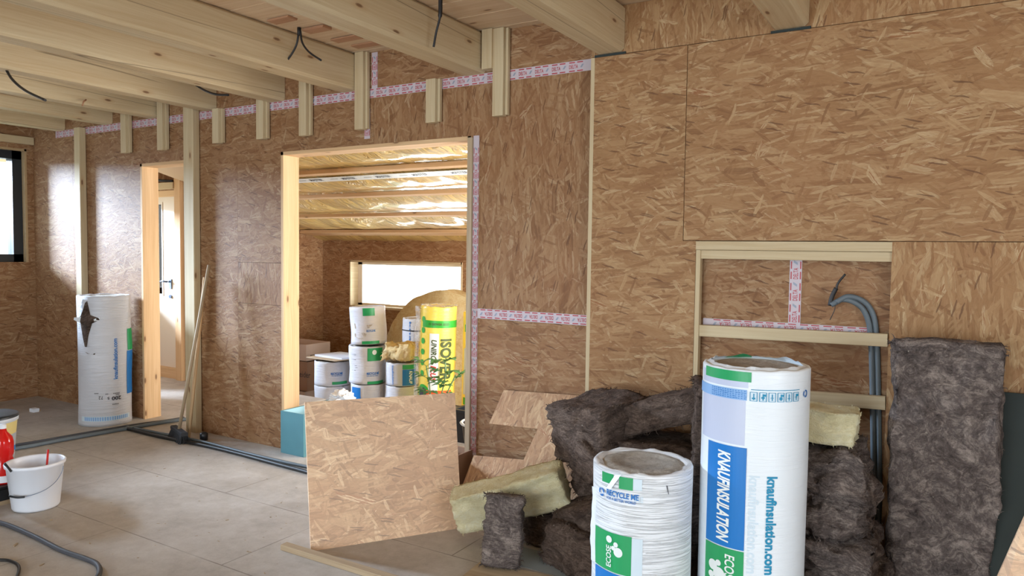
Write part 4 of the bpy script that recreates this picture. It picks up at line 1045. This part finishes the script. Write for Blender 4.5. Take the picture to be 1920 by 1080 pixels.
mb = MB(); mb.prism([(.16, -.26, .0), (1.1, -.30, .0), (1.1, -.10, .94), (.14, -.12, .94)], (0, .012, 0), None)
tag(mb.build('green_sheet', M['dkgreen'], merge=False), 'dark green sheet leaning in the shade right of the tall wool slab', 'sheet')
a = atz(1872, 1100, .38)
mb = MB(); mb.prism([(.158, -.93, .40), (.60, -1.28, .0), (1.1, -1.0, 0), (.95, -.72, .98), (.47, -.70, .98)][0:0] or [tuple(at(1862, 1100, -.92)), tuple(at(1926, 958, -.92)), tuple(at(2060, 940, -.80)), tuple(at(2100, 1400, -1.0)), tuple(at(1800, 1400, -1.0))], (0, .016, 0), None)
tag(mb.build('osb_offcut', M['osb_panel'], merge=False), 'pale strand board leaning in the bottom right corner', 'board')

# ------------------------------------------------------------------ loose boards
mb = MB(); A = Vector((-2.664, -1.212, 0)); B = Vector((-2.213, -.555, 0)); T1 = Vector((-2.835, -1.09, .705)); T2 = Vector((-2.345, -.445, .705))
n_ = (B-A).cross(T1-A).normalized()
th = n_*.018 if n_.y > 0 else -n_*.018
L_ = (B-A).length; hh = (T1-A).length
ps = [A, B, T2, T1]; mb.quad(ps, [(0, 0), (L_, 0), (L_, hh), (0, hh)], 0); ps2 = [p+th for p in ps]; mb.quad(ps2[::-1], [(0, hh), (L_, hh), (L_, 0), (0, 0)], 0)
for i in range(4): j = (i+1) % 4; mb.quad([ps[j], ps[i], ps2[i], ps2[j]], [(0, 0), (.8, 0), (.8, .018), (0, .018)], 0)
tag(mb.build('board_sheet', M['osb_panel'], merge=False), 'big square pale strand board panel standing on the floor in front of the wide opening', 'board panel')
# notched board leaning at the wall
def Lp(x, z): y = -.24 + .205*min(1, z/.70); return (x, y, z)
pl = [(-2.475, .0), (-2.405, .275), (-2.065, .30), (-2.005, .478), (-2.335, .465), (-2.27, .665), (-1.50, .700), (-1.70, .0)]
mb = MB(); F_ = [Vector(Lp(*p)) for p in pl]
th = Vector((0, .016, -.004))
uvp = [(p[0], p[1]) for p in pl]
def rot2(u_, v_): c_, s_ = math.cos(.28), math.sin(.28); return (u_*c_-v_*s_, u_*s_+v_*c_)
uvp = [rot2(*q) for q in uvp]
mb.quad(F_, uvp, 0); mb.quad([p+th for p in F_][::-1], uvp[::-1], 0)
for i in range(len(F_)):
    j = (i+1) % len(F_); mb.quad([F_[j], F_[i], F_[i]+th, F_[j]+th], [(0, 0), (.3, 0), (.3, .02), (0, .02)], 0)
tag(mb.build('osb_offcut', M['osb_scrap'], merge=False), 'notched strand board offcut leaning on the wall right of the wide opening', 'board')
# floor lumber
def lumber(p, q, w_, h_, label, mat='old_wood'):
    mb = MB(); p = Vector(p); q = Vector(q); z = h_/2+.001; mb.beam((p.x, p.y, z), (q.x, q.y, z), w_, h_, ch=.001); tag(mb.build('wood_strip', M[mat]), label, 'wood strip')
lumber((-2.80, -1.262, 0), (-1.55, -1.255, 0), .042, .028, 'long pale wood strip on the floor in front of the loose panel')
lumber((-2.02, -.47, 0), (-1.35, -.56, 0), .07, .05, 'pale wood strip on the floor behind the small brown wool block')
lumber((-1.87, -.965, 0), (-1.27, -.905, 0), .19, .012, 'thin grey wood strip under the small brown wool block')
mb = MB(); mb.box((-1.84, -.80, .0), (-1.30, -.60, .003)); tag(mb.build('grey_sheet', plain('grey_sheet', srgb(150, 158, 160), .5)), 'thin grey sheet lying on the floor beside the small brown wool block', 'sheet')

# ------------------------------------------------------------------ cartons, crates, box
def carton(name, x0, x1, y0, y1, z0, h, mat, label, cat, inner=None, t=.008, rz=0, flaps=False):
    o = empty(name, ((x0+x1)/2, (y0+y1)/2, z0), rz); tag(o, label, cat)
    a, b = (x1-x0)/2, (y1-y0)/2
    mb = MB(); mb.box((-a, -b, 0), (a, -b+t, h)); mb.box((-a, b-t, 0), (a, b, h)); mb.box((-a, -b+t, 0), (-a+t, b-t, h)); mb.box((a-t, -b+t, 0), (a, b-t, h)); mb.build('sides', M[mat], o, merge=False)
    mb = MB(); mb.box((-a+t, -b+t, .0), (a-t, b-t, t)); mb.build('bottom', M[inner or mat], o, merge=False)
    if inner:
        mb = MB(); e = .001; mb.box((-a+t, b-t-.003, t), (a-t, b-t-e, h-.002)); mb.box((-a+t+e, -b+t, t), (-a+t+.003, b-t, h-.002)); mb.box((a-t-.003, -b+t, t), (a-t-e, b-t, h-.002)); mb.build('lining', M[inner], o, merge=False)
    return o
carton('storage_box', -4.165, -3.93, -.075, .50, 0, .31, 'teal', 'teal open box standing in the wide opening, left of the loose panel', 'box', 'teal_in')
o = carton('cardboard_box', -2.78, -2.52, -.26, .02, 0, .255, 'card', 'brown cardboard box wedged between the loose panel and the notched board', 'box', 'card')
o = carton('cardboard_box', -6.9, -6.30, 2.2, 2.6, FZ+.10, .34, 'card', 'brown cardboard box with dark lettering left of the part rolls', 'box')
def f(b):
    M4 = Matrix((X, Z, FR)).transposed().to_4x4(); M4.translation = Vector((.02, -.2015, .16)); text_flat(b, 'Schneider', .10, M4, 0, .0, .33)
part(o, 'lettering', [M['dark_text']], f)
carton('cardboard_box', -6.92, -6.34, 2.22, 2.6, FZ+.445, .19, 'palecard', 'pale cardboard box standing on the lettered box', 'box')
carton('pale_crate', -7.0, -6.32, 2.18, 2.62, FZ, .095, 'palecard', 'flat pale carton under the lettered cardboard box', 'box')
# boards & white things on left drum
mb = MB(); mb.prism([(-6.0, 1.9, .305), (-5.52, 1.85, .312), (-5.42, 2.2, .312), (-6.02, 2.25, .305)], (0, 0, .01), None); tag(mb.build('sheet_offcut', M['old_wood'], merge=False), 'thin brown board on the left stack of part rolls', 'board')
mb = MB(); mb.prism([(-5.95, 1.98, .317), (-5.5, 1.93, .322), (-5.42, 2.25, .322), (-5.88, 2.3, .317)], (0, 0, .02), None); tag(mb.build('sheet_offcut', M['drum_film'], merge=False), 'white sheet lying on the brown board on the left stack', 'sheet')
# white plastic chair-like bracket -> curved white frame
pts = smooth([(-5.64, 2.30, .37), (-5.60, 2.31, .43), (-5.54, 2.32, .52), (-5.48, 2.33, .56), (-5.40, 2.34, .56)]); tag(MB().tube(pts, .018, 10).build('plastic_hoop', M['white_text']), 'curved white plastic frame leaning behind the tall stack', 'plastic hoop')
mb = MB(); mb.beam((-6.12, 2.2, FZ), (-6.04, 2.2, .30), .03, .04, up=(1, 0, 0)); mb.beam((-6.13, 2.1, .285), (-6.02, 2.5, .285), .05, .025); tag(mb.build('trestle', M['dark_text']), 'grey trestle end between the boxes and the left stack', 'trestle')
# yellow wool heaps
slab('wool_heap', (-4.805, 2.10, FZ+.705), (.34, .32, .12), (0, -6, 8), 'loose yellow wool heaped on the part roll beside the yellow roll', 'wool piece', 'wool_cream', None, 31, .05, fuzz=200)
# arched cream wool behind
mb = MB(); NA = 30; yy0, yy1 = 2.86, 3.12
arc = smooth([(-5.72, 0, .35), (-5.62, 0, .60), (-5.42, 0, .84), (-5.18, 0, .98), (-4.9, 0, 1.045), (-4.6, 0, .99), (-4.38, 0, .83), (-4.26, 0, .60), (-4.22, 0, .3)], 5)
def nz_(p, k): return nvec(Vector(p)*7+Vector((k, 0, 0)))*.02
prev = None
ny_ = 8
for i, p in enumerate(arc):
    row = []
    for j in range(ny_+1):
        q = Vector((p.x, yy0+(yy1-yy0)*j/ny_, p.z)); row.append(q+nz_(q, 0))
    if prev:
        for j in range(ny_): mb.quad([prev[j], row[j], row[j+1], prev[j+1]], None, 0, True)
        zf = FZ+.02
        mb.quad([prev[0], Vector((prev[0].x, yy0+.01, zf)), Vector((row[0].x, yy0+.01, zf)), row[0]], None, 0, True)
        mb.quad([prev[-1], row[-1], Vector((row[-1].x, yy1, zf)), Vector((prev[-1].x, yy1, zf))], None, 0, True)
    prev = row
tag(mb.build('wool_heap', M['wool_cream']), 'big arched cream wool heap behind the yellow roll, below the far window', 'wool heap')
# black pot and crate with the plant
PX, PY = -3.42, 1.30
o = empty('plant_tub', (-3.30, 1.28, FZ)); tag(o, 'black round tub with a white rim bag, seen right of the loose panel', 'tub')
mb = MB(); mb.lathe([(0, 0), (.12, 0), (.16, .27), (.17, .275), (.17, .29), (.15, .29), (.145, .26), (0, .25)], 28); mb.build('tub', M['black_plastic'], o)
mb = MB(); mb.lathe([(.168, .276), (.18, .29), (.168, .30), (.15, .292)], 28); mb.build('rim', M['paper'], o)
mb = MB(); mb.lathe([(.146, .262), (.08, .275), (0, .28)], 20); mb.build('soil', M['soil'], o)
mb = MB(); mb.lathe([(0, 0), (.2, 0), (.21, .02), (.2, .03), (0, .01)], 28); o2 = mb.build('saucer', M['paper']); o2.location = (-3.30, 1.28, FZ-.001); tag(o2, 'pale round saucer under the black tub', 'saucer')
o.location.z = FZ+.03
o = empty('black_crate', (-3.55, 1.80, FZ)); tag(o, 'black plastic crate behind the black tub', 'crate')
mb = MB(); mb.box((-.3, -.15, 0), (.3, -.135, .28)); mb.box((-.3, .135, 0), (.3, .15, .28)); mb.box((-.3, -.135, 0), (-.285, .135, .28)); mb.box((.285, -.135, 0), (.3, .135, .28)); mb.box((-.285, -.135, 0), (.285, .135, .01)); mb.build('crate_body', M['black_plastic'], o, merge=False)
mb = MB(); mb.box((-.315, -.165, .28), (.315, -.13, .30)); mb.box((-.315, .13, .28), (.315, .165, .30)); mb.box((-.315, -.13, .28), (-.28, .13, .30)); mb.box((.28, -.13, .28), (.315, .13, .30)); mb.build('crate_rim', M['dark_frame'], o, merge=False)
# plant
BX = Vector((-3.62, 1.05, FZ))
o = empty('potted_seedling', BX); tag(o, 'leafy green tomato-like plant rising in front of the yellow roll', 'plant')
mb = MB(); mb.lathe([(0, 0), (.07, 0), (.095, .17), (.1, .175), (.085, .175), (0, .15)], 24); mb.build('pot', M['black_plastic'], o)
def leaf(b, p, d, L, W, up):
    d = d.normalized(); s_ = d.cross(up).normalized(); seg = 6; prev = None
    for i in range(seg+1):
        t_ = i/seg; w2 = W*math.sin(PI*min(1, t_*1.02+.02))**.8*(1 if i % 2 else .72); c_ = p+d*L*t_ - up*(L*.35*t_*t_)
        row = (c_-s_*w2+up*w2*.25, c_, c_+s_*w2+up*w2*.25)
        if prev: b.quad([prev[0], prev[1], row[1], row[0]], None, 0, True); b.quad([prev[1], prev[2], row[2], row[1]], None, 0, True)
        prev = row
rnd = random.Random(3)
stems = [[(0, 0, .15), (-.02, 0, .40), (-.06, .02, .62), (-.10, .03, .78)], [(.0, 0, .15), (.05, .0, .45), (.10, .02, .70), (.10, .02, .84)], [(0, 0, .15), (-.08, -.02, .34), (-.17, 0, .50)], [(.02, 0, .3), (.12, 0, .55), (.22, 0, .74)], [(0, 0, .2), (-.03, -.05, .42), (-.04, -.10, .56)]]
for st in stems:
    pts = smooth(st, 6); MB().tube(pts, .006, 6).build('stem', M['stem'], o)
    for i in range(6, len(pts), 4):
        for sgn in (-1, 1):
            base = pts[i]; br = Vector((sgn*rnd.uniform(.5, 1), rnd.uniform(-.8, .2), rnd.uniform(-.1, .6))).normalized(); L_ = rnd.uniform(.06, .11)
            b = MB(); b.tube([base, base+br*L_], .002, 5)
            for tt in (.45, .8):
                for s3 in (-1, 1): leaf(b, base+br*L_*tt, br+br.cross(Vector((0, 0, 1)))*s3*1.1, rnd.uniform(.06, .09), .03, Vector((0, 0, 1)))
            leaf(b, base+br*L_, br, .095, .036, Vector((0, 0, 1)))
            if i > len(pts)*.35: b.build('leaf', M['leaf'], o, merge=False)
# crumpled white bag behind the panel
def crumple(name, c, r, mat, label, cat, seed=1):
    bm = bmesh.new(); bmesh.ops.create_icosphere(bm, subdivisions=4, radius=1)
    for v in bm.verts:
        n1 = noise.noise(v.co*2.2+Vector((seed, 0, 0))); n2 = abs(noise.noise(v.co*6+Vector((0, seed, 0))))
        v.co = Vector((v.co.x*r[0], v.co.y*r[1], v.co.z*r[2]))*(1+.35*n1-.35*n2)
    me = bpy.data.meshes.new(name); bm.to_mesh(me); bm.free(); me.materials.append(M[mat])
    o = bpy.data.objects.new(name, me); COL.objects.link(o); o.location = c; return tag(o, label, cat)
crumple('plastic_bag', (-3.98, .36, .355), (.10, .10, .06), 'paper', 'crumpled white bag lying on the teal box behind the loose panel', 'bag', 5)

# ------------------------------------------------------------------ broom and pole
o = empty('broom', (-5.05, -.27, 0)); tag(o, 'broom with dark bristles leaning on the pale post right of the narrow opening', 'broom')
mb = MB(); mb.beam((-.17, .05, .075), (.11, -.05, .075), .05, .03, ch=.006); mb.build('broom_head', M['bristle'], o)
mb = MB(); d = Vector((.28, -.1, 0)).normalized(); s_ = Vector((.1, .28, 0)).normalized()
for i in range(46):
    for j in range(7):
        p = Vector((-.165, .05, .062)) + d*(i*.0062) + s_*((j-3)*.007)
        q = Vector((p.x*1.05+rnd.uniform(-.008, .008), p.y, 0)) + s_*((j-3)*.006) + d*rnd.uniform(-.006, .006); q.z = .001
        mb.tube([p, q], .0028, 4, caps=False)
mb.build('bristles', M['bristle'], o)
tp = at(392, 497, -.10)-o.location
MB().tube([(-.03, 0, .08), tuple(tp)], .0125, 12).build('broom_handle', M['old_wood'], o)
p0 = Vector((-5.09, -.18, 0))
tag(MB().tube([tuple(p0), tuple(at(384, 520, -.085))], .013, 12).build('wooden_pole', M['post'], loc=tuple(p0)), 'plain wooden pole leaning on the pale post beside the broom handle', 'pole')
mb = MB(); mb.lathe([(0, 0), (.03, 0), (.03, .05), (.018, .06), (0, .06)], 16); o = mb.build('dark_cup', M['black_plastic']); o.location = (-4.93, -.16, 0.001); tag(o, 'small dark cap standing on the floor right of the broom head', 'cap')

# ------------------------------------------------------------------ floor conduits
def hose(pts, r, label, mat='hose', cat='conduit', group=None, name='floor_conduit'):
    tag(MB().tube(smooth(pts, 8), r, 10).build(name, M[mat]), label, cat, group)
def F(x, y, dz=0): p = atz(x, y, 0); return Vector((p.x, p.y, dz))
cg = 'grey conduits lying along the floor'
hose([F(-60, 858, .016), F(40, 843, .016), F(130, 826, .016), F(243, 806, .016), F(300, 796, .016), F(350, 789, .016)], .0145, 'thick grey conduit on the floor running from the left edge to the narrow opening', 'grey_conduit', group=cg)
hose([F(-60, 851, .013), F(60, 833, .013), F(150, 817, .013), F(250, 800, .013), F(310, 792, .013), F(345, 786, .013)], .011, 'thinner grey conduit lying just behind the thick one towards the narrow opening', 'hose', group=cg)
hose([F(240, 807, .014), F(300, 822, .014), F(380, 838, .014), F(450, 855, .014), F(520, 874, .014), F(600, 896, .014), F(680, 925, .014)], .013, 'dark conduit on the floor running from the left conduits to the loose panel', 'cable', group=cg)
hose([F(238, 803, .012), F(300, 815, .012), F(380, 831, .012), F(460, 852, .012), F(530, 869, .012), F(600, 884, .012), F(680, 910, .012)], .011, 'grey conduit beside the dark one, running to the loose panel', 'grey_conduit', group=cg)
hose([F(-80, 968, .012), F(0, 984, .012), F(60, 1008, .012), F(115, 1036, .012), F(160, 1052, .012), F(183, 1064, .012), F(184, 1085, .012), F(150, 1120, .012)], .012, 'dark hose curling across the floor at the bottom left corner', 'hose', 'hose', None, 'floor_hose')
hose([F(-60, 1060, .008), F(0, 1053, .008), F(25, 1057, .008), F(36, 1068, .008), F(30, 1090, .008)], .007, 'thin dark cable loop at the very bottom left corner', 'cable', 'cable', None, 'floor_cable')

# ------------------------------------------------------------------ bucket, paint pail, bottle
BK = (-4.446, -1.612)
o = empty('bucket', (*BK, 0)); tag(o, 'white plastic bucket with a wire handle standing on the floor at the left', 'bucket')
mb = MB(); mb.lathe([(0, .002), (.112, .002), (.118, .012), (.142, .245), (.150, .248), (.152, .262), (.146, .268), (.139, .262), (.136, .24), (.112, .02), (0, .02)], 56); mb.build('bucket_body', M['bucket'], o)
cb = Cyl(BK, .146)
pts = [cb.P(dg_(a), z, .006) for a, z in ((62, .235), (56, .205), (40, .165), (20, .135), (0, .118), (-18, .108))]
MB().tube(smooth(pts, 6), .0018, 6).build('wire_handle', M['steel'], o)
pts = [cb.P(dg_(a), z, .010) for a, z in ((-20, .108), (-34, .106), (-52, .110))]; MB().tube(smooth(pts, 6), .006, 8).build('grip', M['black_plastic'], o)
o2 = MB().tube([(BK[0]+.03, BK[1]+.03, .03), (BK[0]+.0, BK[1]+.07, .315)], .006, 8).build('stirring_stick', M['red_text']); tag(o2, 'thin reddish stick standing in the white bucket', 'stick')
o2 = MB().tube(smooth([cb.P(dg_(-70), .235, -.02)+Vector((*BK, 0)), cb.P(dg_(-72), .275, .0)+Vector((*BK, 0)), cb.P(dg_(-62), .285, .01)+Vector((*BK, 0)), cb.P(dg_(-45), .25, .012)+Vector((*BK, 0))]), .006, 8).build('black_strap', M['cable']); tag(o2, 'short black strap hooked over the rim of the white bucket', 'strap')
pc = (-5.09, -1.58)
o = empty('paint_pail', (*pc, 0)); tag(o, 'printed pail with a yellow band cut by the left edge of the picture', 'pail')
mb = MB(); mb.lathe([(0, .002), (.13, .002), (.16, .40), (.168, .405), (.170, .43), (.15, .435), (0, .43)], 48); mb.build('pail_body', M['labelcol'], o)
mb = MB(); mb.lathe([(.152, .30), (.162, .405)], 48); mb.build('upper_band', M['label_yel'], o)
mb = MB()
cp = Cyl(pc, .152)
for k in range(9): cp.patch(mb, dg_(-70+k*16), dg_(-62+k*16+rnd.uniform(0, 6)), .16+.03*(k % 3), .25+.015*(k % 2), .006, k % 2)
mb.build('print', [M['blue'], M['bright_green']], o, merge=False)
mb = MB(); mb.lathe([(.171, .428), (.172, .44), (.160, .446), (0, .442)], 48); mb.build('lid', M['dark_frame'], o)
bc = (-4.735, -1.645)
o = empty('bottle', (*bc, 0)); tag(o, 'red bottle behind the white bucket at the left edge', 'bottle')
mb = MB(); mb.lathe([(0, .1), (.052, .1), (.055, .12), (.055, .22), (.044, .25), (.052, .275), (.052, .34), (.045, .37), (.02, .40), (.016, .42), (0, .42)], 32); mb.build('bottle_body', M['red'], o)
mb = MB(); mb.lathe([(.017, .42), (.017, .445), (0, .446)], 20); mb.build('cap', M['paper'], o)
mb = MB(); mb.lathe([(.056, .11), (.0565, .15)], 32); mb.build('base_label', M['paper'], o)
mb = MB(); mb.box((-4.93, -1.86, .0), (-4.63, -1.60, .022)); o = mb.build('wood_block', M['old_wood']); tag(o, 'small wood block on the floor beside the white bucket', 'block')
mb = MB(); mb.box((-4.91, -1.80, .022), (-4.65, -1.62, .099)); mb.box((-4.66, -1.76, .022), (-4.635, -1.66, .085)); tag(mb.build('tool_case', M['black_plastic'], merge=False), 'black tool case under the red bottle beside the white bucket', 'tool case')

# crumbs and dust on the floor
mb = MB(); rnd = random.Random(11)
def chip(x, y, s_):
    for ex, ey, er in ((-2.5, -.9, .5), (-.655, -.75, .24), (-1.055, -.93, .24), (-6.13, -.235, .24), (-4.446, -1.612, .17), (-5.15, -1.62, .2), (-5.05, -.27, .25), (-4.78, -1.73, .2), (-1.3, -.5, .6), (-2.0, -.5, .35), (-.2, -.3, .5)):
        if math.hypot(x-ex, y-ey) < er: return
    if y > -.27 and x > -6.7 or (abs(y+1.26) < .03) or (x > -1.9 and abs(y+.8) < .3): return
    a = rnd.uniform(0, PI); d = Vector((math.cos(a), math.sin(a), 0)); e = Vector((-d.y, d.x, 0)); p = Vector((x, y, .0012)); L_ = s_*rnd.uniform(.5, 1.6); W_ = s_*rnd.uniform(.15, .5); h_ = s_*rnd.uniform(.05, .3)
    top = [p+d*L_*u_+e*W_*v_+Vector((0, 0, h_)) for u_, v_ in ((-1, -1), (1, -.7), (1, 1), (-.8, 1))]; bot = [t_-Vector((0, 0, h_)) for t_ in top]
    mb.quad(top, None, 0)
    for i in range(4): j = (i+1) % 4; mb.quad([bot[i], bot[j], top[j], top[i]], None, 0)
for _ in range(700): chip(rnd.uniform(-7.2, -.3), -abs(rnd.gauss(0, 1.2))-.05 if rnd.random() < .6 else rnd.uniform(-3, -.1), rnd.choice((.003, .004, .006)))
for x, y, s_ in ((-4.15, -1.68, .012), (-4.3, -1.98, .02), (-3.95, -1.95, .02), (-3.85, -1.85, .014), (-7.0, -.35, .03), (-3.6, -2.0, .012)): chip(x, y, s_)
tag(mb.build('wood_crumbs', M['old_wood'], merge=False), 'crumbs of wood and plaster scattered over the floor', 'debris', None, 'stuff')
tag(MB().box((-7.05, -.40, 0), (-6.98, -.35, .03)).build('plaster_lump', M['paper']), 'small white lump on the floor left of the torn roll', 'debris')

# outdoors
mb = MB(); mb.box((-14, -9, -.9), (6, 8, -.8)); struct(mb.build('ground', M['grass'], merge=False), 'ground outside')
